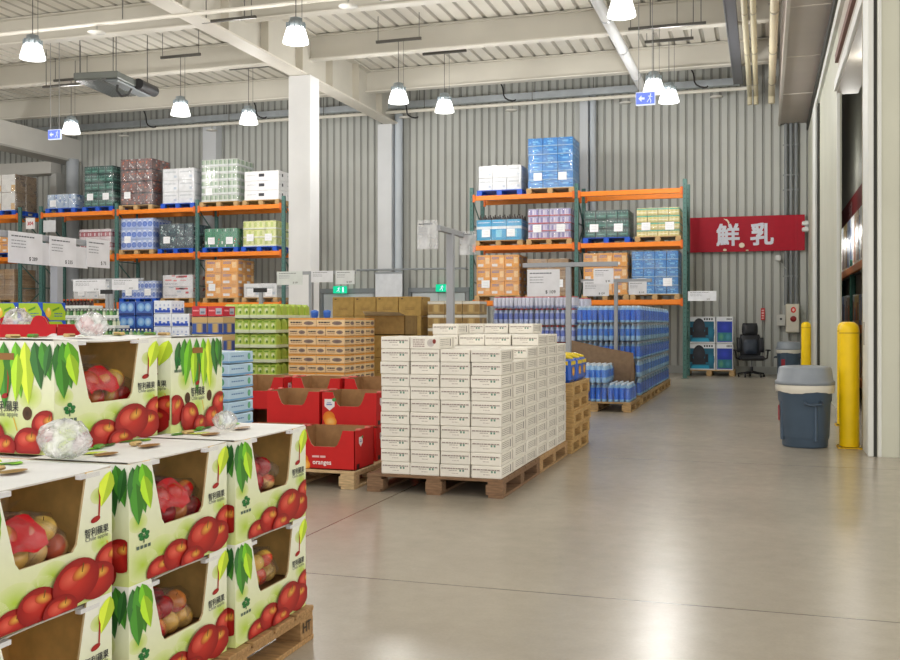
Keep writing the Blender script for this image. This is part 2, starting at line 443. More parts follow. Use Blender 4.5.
# ================================================================== RACKS
TEAL = (72, 112, 106); ORANGE = (240, 132, 30)
LV = (1.96, 3.41, 4.73)
def rack(label, xs, y0=25.2, y1=26.25, ztop=4.95, levels=LV, skip_front=()):
    t = thing('pallet_rack', label, 'rack', (xs[0], y0, 0))
    m = MB(); m.box(-.05, .05, -.04, .04, 0, ztop, TEAL, 'paint', .006)
    for k in range(40):
        z = .2 + k * .118
        if z < ztop - .05: m.box(-.012, .012, -.0415, -.04, z, z + .03, (40, 70, 64), 'paint')
    up = m.me('upright_post')
    m = MB(); m.box(-.09, .09, -.08, .08, 0, .012, (60, 90, 84), 'paint'); fp = m.me('foot_plate')
    m = MB(); dep = y1 - y0; z = .2; up_ = True
    while z + .75 < ztop:
        a, b = (0, dep) if up_ else (dep, 0)
        m.cyl((0, a, z), (0, b, z + .75), .018, n=6, col=TEAL); m.cyl((0, 0, z), (0, dep, z), .016, n=6, col=TEAL); z += .75; up_ = not up_
    br = m.me('cross_brace')
    for x in xs:
        for y in (0, dep):
            u = link('upright_post', up, t, (x - xs[0], y, 0)); link('foot_plate', fp, u)
        link('cross_brace', br, t, (x - xs[0], 0, 0))
    for i in range(len(xs) - 1):
        L = xs[i + 1] - xs[i]
        m = MB(); m.box(.045, L - .045, -.03, .03, -.125, 0, ORANGE, 'paint', .008)
        for x in (.045, L - .105): m.box(x, x + .06, -.062, -.028, -.17, .03, (222, 104, 24), 'paint', .004)
        be = m.me('beam')
        for z in levels:
            link('beam', be, t, (xs[i] - xs[0], -.012, z)); link('beam', be, t, (xs[i] - xs[0], dep, z))
    return t
RX = (-7.38, -4.58, -1.87); LX = (-21.15, -18.42, -15.67, -12.9); FX = (-27.3, -24.6, -21.93)
rack('orange and teal pallet rack in two bays beside the red banner', RX)
rack('orange and teal pallet rack in three bays behind the white column', LX)
rack('orange and teal pallet rack at the hall corner behind the price placards', FX)

# ------------------------------------------------------------------ carton styles: base colour, then flat prints on front and sides
def fleck(m, f, w, h, rng, cols, n, s=(.05, .2), v0=0, v1=1, k=1):
    for _ in range(n):
        a = rng.uniform(.02, .8) * w; b = rng.uniform(v0, v1 - .1) * h
        m.rect(f, a, b, min(w * .98, a + rng.uniform(*s) * w), min(h * .98, b + rng.uniform(.05, .18) * h), rng.choice(cols), k)
def lines(m, f, w, h, u0, u1, v0, n, col, rng, th=.03, gap=.07, k=2):
    for i in range(n):
        v = v0 - i * gap
        a = u0
        while a < u1:
            b = min(u1, a + rng.uniform(.04, .12)); m.rect(f, a * w, v * h, b * w, (v + th) * h, col, k); a = b + .015
def columns_(m, f, w, h, n, cols, v0, v1, k=1, cap=None):
    for i in range(n):
        a = (i + .12) / n * w; b = (i + .88) / n * w
        m.rect(f, a, v0 * h, b, v1 * h, cols[i % len(cols)], k)
        if cap: m.rect(f, a + (b - a) * .3, v1 * h, b - (b - a) * .3, (v1 + .1) * h, cap, k)
def S_white(m, f, w, h, r): lines(m, f, w, h, .12, .85, .72, 2, (140, 150, 160), r); m.rect(f, .72 * w, .2 * h, .9 * w, .4 * h, (190, 200, 214))
def S_blue(m, f, w, h, r):
    m.rect(f, 0, 0, w, .1 * h, (170, 210, 240)); fleck(m, f, w, h, r, [(90, 175, 235), (10, 90, 170), (120, 200, 245)], 10); m.rect(f, .3 * w, .45 * h, .7 * w, .66 * h, (120, 190, 235), 2)
def S_cyan(m, f, w, h, r): m.rect(f, 0, .55 * h, w, .68 * h, (235, 240, 245)); m.rect(f, .3 * w, .15 * h, .7 * w, .5 * h, (140, 215, 240)); lines(m, f, w, h, .1, .9, .85, 1, (240, 245, 250), r)
def S_lilac(m, f, w, h, r): columns_(m, f, w, h, 5, [(205, 200, 225), (140, 130, 185), (225, 215, 230)], .22, .85); m.rect(f, 0, .03 * h, w, .16 * h, (205, 75, 70))
def S_green(m, f, w, h, r): columns_(m, f, w, h, 4, [(30, 92, 80), (44, 108, 92)], .1, .72, 1, (150, 190, 180)); m.rect(f, .15 * w, .3 * h, .85 * w, .42 * h, (90, 150, 135), 2)
def S_yg(m, f, w, h, r): columns_(m, f, w, h, 5, [(228, 214, 150), (214, 200, 120)], .08, .66); m.rect(f, 0, .72 * h, w, .92 * h, (90, 180, 150)); m.rect(f, .1 * w, .28 * h, .9 * w, .38 * h, (245, 240, 215), 2)
def S_orange(m, f, w, h, r): lines(m, f, w, h, .1, .6, .78, 2, (120, 120, 170), r, .06, .1); m.rect(f, .65 * w, .35 * h, .92 * w, .8 * h, (250, 210, 150)); m.rect(f, .1 * w, .14 * h, .5 * w, .34 * h, (240, 235, 235))
def S_kraft(m, f, w, h, r): m.rect(f, 0, .47 * h, w, .53 * h, (196, 170, 132)); lines(m, f, w, h, .55, .9, .3, 2, (110, 84, 58), r)
def S_redbrown(m, f, w, h, r): fleck(m, f, w, h, r, [(190, 96, 70), (120, 60, 52), (200, 196, 196), (90, 88, 96), (214, 120, 84)], 14, (.1, .25)); m.rect(f, 0, 0, w, .12 * h, (70, 66, 70))
def S_gw(m, f, w, h, r): columns_(m, f, w, h, 6, [(120, 150, 120), (150, 176, 140), (196, 206, 190)], .3, .9); m.rect(f, 0, .05 * h, w, .25 * h, (222, 226, 226))
def S_rw(m, f, w, h, r): m.rect(f, 0, .3 * h, w, .75 * h, (150, 50, 66)); columns_(m, f, w, h, 5, [(224, 200, 205), (190, 110, 120)], .36, .66, 2)
def S_bt(m, f, w, h, r):
    for i in range(3):
        m.disc(f, (.17 + .33 * i) * w, .45 * h, .15 * w, .26 * h, (120, 150, 226), (82, 116, 200)); m.rect(f, (.08 + .33 * i) * w, .74 * h, (.26 + .33 * i) * w, .86 * h, (232, 238, 250))
def S_dark(m, f, w, h, r): fleck(m, f, w, h, r, [(200, 214, 216), (46, 86, 92), (110, 150, 150), (24, 52, 70)], 16, (.06, .2))
def S_grn2(m, f, w, h, r): fleck(m, f, w, h, r, [(226, 232, 226), (46, 130, 84), (20, 90, 66), (190, 60, 50)], 12, (.08, .22))
def S_pale(m, f, w, h, r): columns_(m, f, w, h, 4, [(196, 210, 120), (226, 230, 170)], .3, .85); m.rect(f, 0, .02 * h, w, .2 * h, (236, 238, 220))
def S_wb(m, f, w, h, r):
    if f.n.y < -.5: m.rect(f, .01 * w, .01 * h, .99 * w, .99 * h, (228, 226, 222)); m.rect(f, .7 * w, .05 * h, .98 * w, .4 * h, (214, 176, 120), 2)
    else: fleck(m, f, w, h, r, [(120, 98, 76), (156, 132, 104), (100, 84, 70)], 8, (.15, .4))
def S_pb(m, f, w, h, r): fleck(m, f, w, h, r, [(230, 236, 244), (90, 120, 180), (120, 150, 200)], 10, (.08, .25))
def S_hole(m, f, w, h, r): m.rect(f, .42 * w, .4 * h, .58 * w, .72 * h, (60, 60, 66)); lines(m, f, w, h, .08, .34, .6, 2, (180, 184, 190), r)
def S_wred(m, f, w, h, r): fleck(m, f, w, h, r, [(210, 70, 80), (226, 130, 130), (190, 200, 214)], 6, (.1, .3), .3); lines(m, f, w, h, .08, .5, .25, 2, (150, 154, 170), r)
STY = {
 'wb': ((140, 118, 92), S_wb, 'gloss'), 'pb': ((168, 188, 214), S_pb, 'gloss'),
 'white': ((232, 233, 236), S_white, 'card'), 'blue': ((30, 128, 205), S_blue, 'gloss'), 'cyan': ((48, 165, 215), S_cyan, 'gloss'),
 'lilac': ((176, 168, 208), S_lilac, 'gloss'), 'green': ((20, 66, 58), S_green, 'plastic'), 'yg': ((222, 206, 130), S_yg, 'gloss'),
 'orange': ((240, 172, 84), S_orange, 'card'), 'kraft': ((176, 144, 108), S_kraft, 'kraft'), 'redbrown': ((128, 98, 94), S_redbrown, 'gloss'),
 'gw': ((216, 220, 216), S_gw, 'gloss'), 'rw': ((226, 214, 218), S_rw, 'card'), 'bt': ((176, 194, 236), S_bt, 'gloss'), 'dark': ((40, 66, 78), S_dark, 'gloss'),
 'grn2': ((60, 140, 104), S_grn2, 'gloss'), 'pale': ((224, 228, 150), S_pale, 'card'), 'hole': ((238, 238, 240), S_hole, 'card'), 'wred': ((232, 230, 234), S_wred, 'card'),
}
CM = {}
def carton_mesh(w, d, h, sty, var=0):
    k = (round(w, 3), round(d, 3), round(h, 3), sty, var)
    if k not in CM:
        base, fn, mat = STY[sty]; r = random.Random(hash(sty) % 7 + var * 13 + len(sty))
        m = MB(); m.box(-w / 2, w / 2, -d / 2, d / 2, 0, h, base, mat, .008)
        fn(m, Frame((-w / 2, -d / 2, 0), (1, 0, 0), (0, 0, 1), (0, -1, 0)), w, h, r)
        fn(m, Frame((w / 2, -d / 2, 0), (0, 1, 0), (0, 0, 1), (1, 0, 0)), d, h, r)
        m.rect(Frame((-w / 2, -d / 2, h), (1, 0, 0), (0, 1, 0), (0, 0, 1)), .02, d / 2 - .025, w - .02, d / 2 + .025, tuple(int(c * .9) for c in base))
        CM[k] = m.me('carton')
    return CM[k]
def paper_label(par, x, z, y, w=.22, h=.2):
    m = MB(); m.box(x - w / 2, x + w / 2, y - .004, y, z - h / 2, z + h / 2, (246, 247, 250), 'card')
    f = Frame((x - w / 2, y - .004, z - h / 2), (1, 0, 0), (0, 0, 1), (0, -1, 0)); r = random.Random(int(x * 100))
    lines(m, f, w, h, .15, .8, .7, 3, (206, 208, 214), r, .05, .2); m.build('paper_label', par)
def load(label, plabel, x0, x1, zs, ztop, sty, nx, nz, blue=False, ny=2, labels=1, wrap=True, y0=25.2, dep=1.02, tops=None, missing=()):
    """a wrapped pallet load standing on the rack: its cartons move together as one unit"""
    if x0 < -10: x1 -= .09
    w = x1 - x0; cx = (x0 + x1) / 2; pz = zs
    pallet(plabel, x0 - .04, x1 + .04, y0 - .02, y0 + dep, .14, pz, BLUEP if blue else WOOD, 'pallets on the racks', blue, 5)
    zb = pz + .14; t = thing('pallet_load', label, 'pallet load', (cx, y0 + dep / 2, zb), 0, 'wrapped loads on the racks')
    H = ztop - zb; cw, cd, chh = w / nx, (dep - .06) / ny, H / nz; r = random.Random(int(abs(cx) * 77 + zs * 13))
    for k in range(nz):
        for j in range(ny):
            for i in range(nx):
                if (i, k) in missing: continue
                o = link('carton', carton_mesh(cw - .008, cd - .008, chh - .006, sty, r.randrange(3)), t,
                         (-w / 2 + cw * (i + .5) + r.uniform(-.004, .004), -(dep - .06) / 2 + cd * (j + .5) + r.uniform(-.006, .006), chh * k))
    if tops:
        m = MB()
        for i in range(9):
            for j in range(3): m.lathe([(0, .0), (.04, 0), (.042, .05), (.018, .09), (.018, .13), (0, .13)], (-w / 2 + .08 + i * (w - .16) / 8, -.35 + j * .3, H), 8, tops, 'gloss')
        m.build('bottle_neck', t)['kind'] = 'stuff'
    for q in range(labels):
        paper_label(t, (-.28 + q * .55) * w, min(H * .35, .3), -(dep - .06) / 2 - .012)
    if wrap:
        m = MB(); e = .012; a, b = -w / 2 - e, w / 2 + e; c, d = -(dep - .06) / 2 - e, (dep - .06) / 2 + e; n = 6; rr = random.Random(3)
        ring = [(a + (b - a) * i / n, c) for i in range(n)] + [(b, c + (d - c) * i / n) for i in range(n)] + [(b - (b - a) * i / n, d) for i in range(n)] + [(a, d - (d - c) * i / n) for i in range(n)]
        vs = []; lv = 5
        for k in range(lv):
            for (x, y) in ring: vs.append((x + rr.uniform(-.006, .008), y + rr.uniform(-.008, .004), H * k / (lv - 1) * 1.005))
        N = len(ring); m.mesh(vs, [(k * N + i, k * N + (i + 1) % N, (k + 1) * N + (i + 1) % N, (k + 1) * N + i) for k in range(lv - 1) for i in range(N)], (240, 243, 246), 'wrap', True)
        m.build('stretch_wrap', t)
    return t
# right rack
L1, L2, L3 = LV
PB = 'blue plastic pallet under the '; PW = 'wooden pallet under the '
load('low white carton load on a blue pallet, top beam of rack near banner', PB + 'low white carton load on the top beam', -7.2, -6.05, L3, 5.52, 'white', 3, 2, True, labels=0)
load('tall bright blue wrapped load standing highest on the rack near banner', PW + 'tall bright blue load on the top beam', -5.86, -4.68, L3, 6.18, 'blue', 3, 6, labels=2)
load('cyan bottle crate load with bottle necks showing, middle beam', PW + 'cyan bottle crate load', -7.26, -6.04, L2, 4.1, 'cyan', 3, 1, labels=2, tops=(70, 60, 56))
load('lilac canned drink load with red stripes, middle beam', PW + 'lilac striped drink load', -5.86, -4.74, L2, 4.34, 'lilac', 4, 4, labels=2)
load('dark green crate load on blue pallet, middle beam beside lilac load', PB + 'dark green crates beside the lilac load', -4.38, -3.26, L2, 4.25, 'green', 4, 3, True, labels=2)
load('yellow and mint tin load beside red banner, middle beam', PW + 'yellow and mint tin load', -3.06, -2.0, L2, 4.27, 'yg', 4, 4, labels=2)
load('orange carton load next to brown kraft load, lowest beam by rack end', PW + 'orange cartons left of the kraft load', -7.26, -6.1, L1, 3.17, 'orange', 3, 3, labels=1)
load('brown kraft carton load under clear wrap, lowest beam', PW + 'brown kraft carton load on the lowest beam', -5.88, -4.8, L1, 3.04, 'kraft', 2, 3, labels=2)
load('orange carton load next to blue bottled load, lowest beam', PW + 'orange cartons beside the blue bottled load', -4.41, -3.29, L1, 3.16, 'orange', 3, 3, labels=1)
load('bright blue bottled load beside the rack end post, lowest beam', PW + 'bright blue load on the lowest beam', -3.18, -2.03, L1, 3.18, 'blue', 4, 5, labels=2)
# left rack
load('low pale blue bottle load at the corner end of the top beam', PB + 'low pale blue bottle load', -20.94, -19.85, L3, 5.3, 'pb', 4, 1, True, labels=1)
load('tall dark green crate load on blue pallet, top beam', PB + 'tall dark green crate load', -19.6, -18.5, L3, 6.1, 'green', 4, 5, True, labels=2)
load('tall red and grey mixed load in shiny wrap, top beam', PW + 'tall red and grey mixed load', -18.3, -17.14, L3, 6.25, 'redbrown', 4, 4, labels=1)
load('plain white wrapped load between red-grey and green-white loads, top beam', PB + 'plain white wrapped load', -16.86, -15.72, L3, 5.9, 'white', 2, 3, True, labels=0)
load('green and white tray load in six layers, top beam', PW + 'green and white tray load', -15.56, -14.3, L3, 6.1, 'gw', 4, 6, labels=1)
load('white box load with dark hand holes beside the white column, top beam', PW + 'white boxes with dark hand holes', -14.16, -12.98, L3, 5.7, 'hole', 1, 3, labels=0, wrap=False)
load('red and white carton load partly hidden behind price placards', PW + 'red and white carton load', -19.78, -18.56, L2, 4.2, 'rw', 3, 2, labels=0)
load('pale blue tissue load with round prints, middle beam', PW + 'pale blue tissue load', -18.3, -17.1, L2, 4.48, 'bt', 2, 3, labels=1)
load('dark mixed bottle load in shiny wrap, middle beam', PB + 'dark mixed bottle load', -16.96, -15.76, L2, 4.28, 'dark', 4, 2, True, labels=1)
load('low green and white bottle load, middle beam', PB + 'low green and white bottle load', -15.46, -14.3, L2, 4.1, 'grn2', 4, 1, True, labels=2)
load('pale yellow-green carton load beside the white column, middle beam', PB + 'pale yellow-green carton load', -14.2, -13.06, L2, 4.28, 'pale', 3, 3, True, labels=2)
load('low white wrapped load at the corner end of the lowest beam', PW + 'low white load at the corner end', -20.0, -18.56, L1, 2.66, 'white', 3, 2, labels=2)
load('low blue and white tissue load, lowest beam', PB + 'low blue and white tissue load', -18.28, -17.0, L1, 2.62, 'bt', 3, 2, True, labels=2)
load('white carton load with red corner print, lowest beam', PW + 'white cartons with red corner print', -16.86, -15.76, L1, 2.78, 'wred', 1, 2, labels=0)
load('orange carton load standing on the lowest beam behind the green packs', PW + 'orange cartons behind the green packs', -15.44, -14.28, L1, 3.2, 'orange', 2, 3, labels=1)
load('low white wrapped load nearest the white column, lowest beam', PW + 'low white load nearest the white column', -14.18, -13.04, L1, 2.5, 'white', 2, 1, labels=2)
# corner rack
load('white fronted load in brown wrap on the corner rack, top beam', PB + 'white fronted load on the corner rack', -23.2, -22.05, L3, 6.0, 'wb', 2, 2, True, labels=0)
load('low beige carton load on the corner rack, middle beam', PB + 'low beige carton load on the corner rack', -23.4, -22.2, L2, 4.2, 'orange', 3, 2, True, labels=0)
load('beige carton load on the corner rack, lowest beam', PW + 'beige carton load on the corner rack, lowest beam', -23.3, -22.1, L1, 3.05, 'kraft', 3, 3, labels=1)


# ================================================================== CEILING SERVICES
def make_lamp():
    t = thing('high_bay_lamp', 'x', 'lamp', (0, 0, 0), 0, 'high bay lamps under the roof')
    m = MB(); m.lathe([(.12, .0, (255, 255, 250)), (.235, -.02, (255, 255, 250)), (.225, .04), (.19, .16), (.165, .24), (.15, .26)], (0, 0, 0), 24, (255, 255, 250), 'lamp_glow')
    m.lathe([(0, .0), (.12, 0)], (0, 0, 0), 24, (255, 255, 250), 'lamp_glow'); m.build('reflector', t)
    m = MB(); m.lathe([(.15, .25), (.16, .3), (.16, .33), (.12, .36), (.11, .42), (.05, .44), (0, .44)], (0, 0, 0), 18, (182, 194, 202), 'metal')
    for k in range(10):
        a = 2 * PI * k / 10; m.cyl((.165 * math.cos(a), .165 * math.sin(a), .22), (.165 * math.cos(a), .165 * math.sin(a), .34), .012, n=6, col=(170, 184, 194), mat='metal')
    m.build('housing', t)
    m = MB(); m.cyl((0, 0, .44), (0, 0, 1.4), .008, n=6, col=(90, 90, 88)); m.cyl((.12, 0, .4), (.12, 0, 1.4), .005, n=6, col=(90, 90, 88)); m.build('hanger_rod', t)
    m = MB(); m.box(-.55, .55, -.03, .03, 1.38, 1.44, (112, 110, 106), 'metal', .004); m.cyl((-.5, 0, 1.44), (-.5, 0, 2.0), .008, n=6, col=(96, 96, 94)); m.cyl((.5, 0, 1.44), (.5, 0, 2.0), .008, n=6, col=(96, 96, 94)); m.build('mounting_channel', t)
    return t
LAMPS = [(-8.0, 16.1, 6.42, 'high bay lamp hanging just beside the top of the white column'), (-13.2, 15.5, 6.40, 'high bay lamp at the upper corner over the price placards'),
         (-2.22, 16.3, 6.42, 'high bay lamp cut by the photo top above the round duct'), (-13.4, 20.8, 6.40, 'high bay lamp hanging near the grey ceiling unit'),
         (-12.45, 22.4, 6.44, 'high bay lamp hanging over the white column and green-white load'), (-17.5, 22.0, 6.42, 'high bay lamp beside the small blue sign at the boxed beam'),
         (-7.95, 21.2, 6.42, 'high bay lamp in front of the wall column with the pipe'), (-7.3, 22.6, 6.45, 'high bay lamp next one along from the wall column lamp'),
         (-2.3, 22.0, 6.44, 'high bay lamp just above the small hanging blue sign'), (-2.08, 23.2, 6.46, 'high bay lamp lower of the pair at the round duct end')]
lamp0 = make_lamp()
for i, (x, y, z, lb) in enumerate(LAMPS):
    if i == 0: lamp0.location = (x, y, z); lamp0['label'] = lb
    else: copy_tree(lamp0, (x, y, z), lb)

# sprinkler pipes along x
def pipe_x(x0, x1, y, z, r, col, label, drops=()):
    m = MB(); m.cyl((x0, y, z), (x1, y, z), r, n=10, col=col, mat='structure')
    t = thing('sprinkler_pipe', label, 'pipe', (0, 0, 0)); m.build('pipe_run', t)
    for x in drops:
        q = MB(); q.cyl((x, y, z - r), (x, y, z - r - .12), .02, n=8, col=(190, 190, 184), mat='metal'); q.lathe([(0, 0), (.16, -.01), (.18, -.03), (.02, -.04), (0, -.05)], (x, y, z - r - .1), 14, (224, 222, 214), 'structure'); q.build('sprinkler_head', t)
        q = MB(); q.cyl((x + .6, y, z), (x + .6, y, 8.4), .012, n=6, col=(110, 110, 106)); q.build('hanger_rod', t)
pipe_x(-30, -.2, 27.2, 7.55, .05, (232, 228, 216), 'cream sprinkler pipe running along the back wall top', (-26, -19.6, -16.4, -13.2, -10.0, -6.8, -3.6, -1.2))
pipe_x(-30, -2.5, 16.6, 7.3, .04, (238, 234, 224), 'cream sprinkler pipe crossing the upper part of the roof', (-17, -12.6, -7.2))
# cable tray above the wall pipe
mb = MB(); mb.box(-26, -.6, 27.35, 27.6, 7.72, 7.84, (196, 204, 210), 'metal', .01); mb.box(-26, -.6, 27.34, 27.36, 7.7, 7.88, (205, 212, 218), 'metal')
for k in range(20):
    x = -25 + k * 1.28; mb.cyl((x, 27.47, 7.84), (x, 27.47, 8.42), .012, n=6, col=(110, 110, 106))
tag(mb.build('cable_tray'), 'silver cable tray running above the pipe on the back wall', 'cable tray')
# round duct along y
t = thing('round_duct', 'white round duct running down the hall over the rack', 'duct', (0, 0, 0))
mb = MB(); mb.cyl((-3.05, 9, 7.55), (-3.05, 26.6, 7.55), .11, n=16, col=(226, 228, 230), mat='structure'); mb.build('duct_run', t)
mb = MB()
for y in (15, 17.5, 20, 22.5, 25): mb.cyl((-3.05, y, 7.55), (-3.05, y + .06, 7.55), .122, n=16, col=(200, 204, 208), mat='metal')
mb.cyl((-3.05, 26.6, 7.55), (-3.05, 26.75, 7.55), .13, n=16, col=(214, 216, 220), mat='metal'); mb.build('collar', t)
mb = MB()
for y in (16, 21, 26): mb.cyl((-3.05, y, 7.6), (-3.05, y, 8.42), .012, n=6, col=(110, 110, 106))
mb.build('hanger_rod', t)
# cream pipes and grey tray along y by the right
for x, r, col, lb in ((.19, .085, (226, 216, 186), 'cream pipe with clamps running beside the soffit edge'), (-.2, .06, (214, 204, 172), 'cream pipe in the bundle beside the grey vertical tray'), (-.36, .06, (206, 198, 170), 'cream pipe at the inner side of the bundle near the tray')):
    t = thing('service_pipe', lb, 'pipe', (x, 9, 7.4)); m = MB(); m.cyl((0, 0, 0), (0, 18.4, 0), r, n=12, col=col, mat='structure'); m.cyl((0, 18.4, r), (0, 18.4, -.25), r * 1.02, n=12, col=col, mat='structure'); m.build('pipe_run', t)
    m = MB()
    for y in (5, 8, 11, 14, 17): m.cyl((0, y, 0), (0, y + .05, 0), r * 1.18, n=12, col=(190, 184, 166), mat='metal'); m.box(-r * 1.3, r * 1.3, y, y + .04, r, r + .04, (170, 168, 160), 'metal'); m.cyl((.0, y + .02, r), (0, y + .02, 1.02), .012, n=6, col=(110, 110, 106))
    m.build('clamp', t)
mb = MB(); mb.box(-.75, -.52, 12, 27, 7.62, 7.7, (108, 110, 118), 'paint', .01); mb.box(-.76, -.74, 12, 27, 7.6, 7.78, (140, 142, 150), 'paint')
tag(mb.build('cable_tray'), 'grey cable tray running down the hall beside the cream pipes', 'cable tray')
# hanging channels with rods
m = MB(); m.box(-.6, .6, -.03, .03, 0, .05, (104, 102, 98), 'metal', .004)
for x in (-.5, .5, .35): m.cyl((x, 0, .05), (x, 0, .95 if x != .35 else .6), .01, n=6, col=(104, 104, 100))
cm_ = m.me('hanging_channel')
for x, y, z, lb in ((-6.3, 17.4, 7.45, 'dark hanging channel near the wall column lamp'), (-2.2, 15.2, 7.2, 'dark hanging channel beside the topmost lamp'), (-16.3, 20.2, 7.15, 'dark hanging channel above the grey ceiling unit'), (-10.0, 17.2, 7.3, 'dark hanging channel by the girder above the white column'), (-1.7, 20.4, 7.35, 'dark hanging channel over the pair of lamps near the round duct')):
    tag(link('hanging_channel', cm_, None, (x, y, z)), lb, 'channel', 'hanging channels under the roof')
# loose black cables looping from the beams
for x, y, z, lb in ((-9.9, 26.6, 7.5, 'black cable loop hanging beside the wall pipe column'), (-7.0, 26.4, 7.75, 'black cable loop over the back wall pipe near the rack'), (-14.6, 26.4, 7.75, 'black cable loop over the pipe behind the white column'), (-1.9, 26.4, 7.75, 'black cable loop above the pipe beside the round duct end'), (-18.4, 26.4, 7.7, 'black cable loop under the grey ceiling unit')):
    m = MB(); m.tube([(x + .5 * q / 9 + .05 * math.sin(q), y, z + .35 - .8 * math.sin(q / 9 * 1.9) * .8) for q in range(10)], .022, 6, (36, 36, 38), 'plastic'); tag(m.build('cable'), lb, 'cable')
# grey ceiling unit
t = thing('ceiling_air_unit', 'grey flat air unit hanging under the roof', 'air conditioner', (-14.65, 19.96, 6.95), .13)
mb = MB(); mb.box(-.55, .55, -.87, .87, .0, .16, (104, 108, 104), 'paint', .02); mb.box(-.52, .1, -.84, .84, -.02, .02, (88, 92, 88), 'paint'); mb.box(.2, .52, -.8, .8, -.06, .0, (116, 122, 124), 'paint', .02)
for k in range(8): mb.box(-.5 + k * .07, -.485 + k * .07, -.8, .8, -.038, -.03, (70, 74, 74), 'paint')
mb.build('casing', t)
mb = MB(); mb.tube([(.4, -.6, -.1), (.4, -.62, -.25), (.5, -.6, -.36), (.66, -.6, -.34), (.76, -.6, -.2)], .03, 8, (60, 60, 60), 'plastic'); mb.build('drain_pipe', t)
mb = MB(); mb.cyl((.6, .0, .06), (.6, .8, .06), .13, n=16, col=(46, 46, 48), mat='paint'); mb.build('blower', t)
for x in (-.45, .45):
    for y in (-.75, .75):
        mb = MB(); mb.cyl((x, y, .15), (x, y, 1.42), .012, n=6, col=(110, 110, 106)); mb.build('hanger_rod', t)

# illuminated hanging exit signs, arrow and figure
def runner(m, f, u, v, w, h, c, k):
    q = lambda a, b: (u + a * w, v + b * h)
    m.disc(f, *q(.62, .88), .09 * w, .1 * h, c, c, k, 10, mat='sign_white')
    for P in ([(.42, .45), (.56, .45), (.66, .78), (.5, .78)], [(.42, .48), (.54, .48), (.3, .28), (.18, .28)], [(.18, .28), (.3, .28), (.14, .1), (.04, .14)], [(.46, .46), (.58, .46), (.72, .26), (.6, .26)], [(.6, .26), (.72, .26), (.66, .02), (.56, .02)], [(.58, .72), (.64, .66), (.9, .58), (.88, .66)], [(.5, .74), (.46, .66), (.24, .66), (.26, .74)]):
        m.poly(f, [q(*p) for p in P], c, k, 'sign_white')
def exit_sign(x, y, z, w, h, col, wall, label, mat):
    t = thing('exit_sign', label, 'exit sign', (x, y, z)); m = MB(); m.box(-w / 2, w / 2, -.03, .03, 0, h, col, mat, .006)
    f = Frame((-w / 2, -.031, 0), (1, 0, 0), (0, 0, 1), (0, -1, 0))
    if mat == 'sign_white':
        m.rect(f, .02 * w, .06 * h, .98 * w, .94 * h, (120, 140, 250), 1, 'sign_blue')
        m.poly(f, [(.14 * w, .5 * h), (.3 * w, .75 * h), (.3 * w, .58 * h), (.46 * w, .58 * h), (.46 * w, .42 * h), (.3 * w, .42 * h), (.3 * w, .25 * h)], (255, 255, 255), 2, 'sign_white')
        runner(m, f, .56 * w, .12 * h, .34 * w, .76 * h, (255, 255, 255), 3)
    else:
        runner(m, f, .24 * w, .12 * h, .34 * w, .76 * h, (240, 255, 250), 3)
        m.rect(f, .7 * w, .14 * h, .8 * w, .86 * h, (240, 255, 250), 2, 'sign_white')
    m.build('light_panel', t); m = MB()
    if not wall:
        for a in (-.35, .35): m.cyl((a * w, 0, h), (a * w, 0, wall or (8.42 - z)), .008, n=6, col=(150, 150, 150))
    else: m.box(-.04, .04, .02, wall, h * .4, h * .7, (150, 150, 150), 'paint')
    m.build('mounting', t)
exit_sign(-2.25, 20, 5.72, .38, .26, (225, 232, 255), 0, 'small blue hanging sign at the end of the round duct', 'sign_white')
exit_sign(-16.38, 20, 5.82, .36, .24, (225, 232, 255), 0, 'small blue hanging sign beside the boxed grey beam', 'sign_white')
exit_sign(-12.28, 27.7, 2.27, .44, .22, (30, 205, 150), .3, 'green exit sign over the door near the white column', 'sign_green')
exit_sign(-8.98, 27.7, 2.29, .46, .22, (30, 205, 150), .3, 'green exit sign over the door near the rack, behind the signpost', 'sign_green')

# ================================================================== BACK WALL FITTINGS
t = thing('red_banner', 'long red banner with two white characters on the back wall', 'banner', (-.46, 27.86, 3.3))
m = MB(); W, Hh = 2.98, .95; n = 12
for k in range(n):
    a, b = -W / 2 + W * k / n, -W / 2 + W * (k + 1) / n; ya, yb = .012 * math.sin(k * 1.3), .012 * math.sin((k + 1) * 1.3)
    m.face([(a, ya, 0), (b, yb, 0), (b, yb, Hh), (a, ya, Hh)], (178, 10, 40), 'card'); m.face([(a, ya + .02, 0), (b, yb + .02, 0), (b, yb + .02, Hh), (a, ya + .02, Hh)], (140, 20, 40), 'card')
f = Frame((-W / 2, -.02, 0), (1, 0, 0), (0, 0, 1), (0, -1, 0))
m.text(f, '鮮', 1.02, .46, .62, (222, 224, 236), 2, .028); m.text(f, '乳', 1.9, .46, .62, (222, 224, 236), 2, .028)
m.rect(f, 2.79, .02, 2.795, .93, (150, 20, 40), 1)
m.poly(f, [(.9, .9), (1.0, .88), (1.06, .8), (1.04, .72), (1.0, .82)], (238, 226, 206), 3)   # milk splash marks
m.disc(f, 1.38, .17, .075, .07, (240, 230, 214), (232, 214, 190), 3, 12); m.disc(f, .94, .05, .05, .035, (236, 220, 196), (228, 206, 180), 3, 10); m.disc(f, 1.52, .03, .04, .02, (236, 220, 196), (228, 206, 180), 3, 10)
m.build('cloth', t)
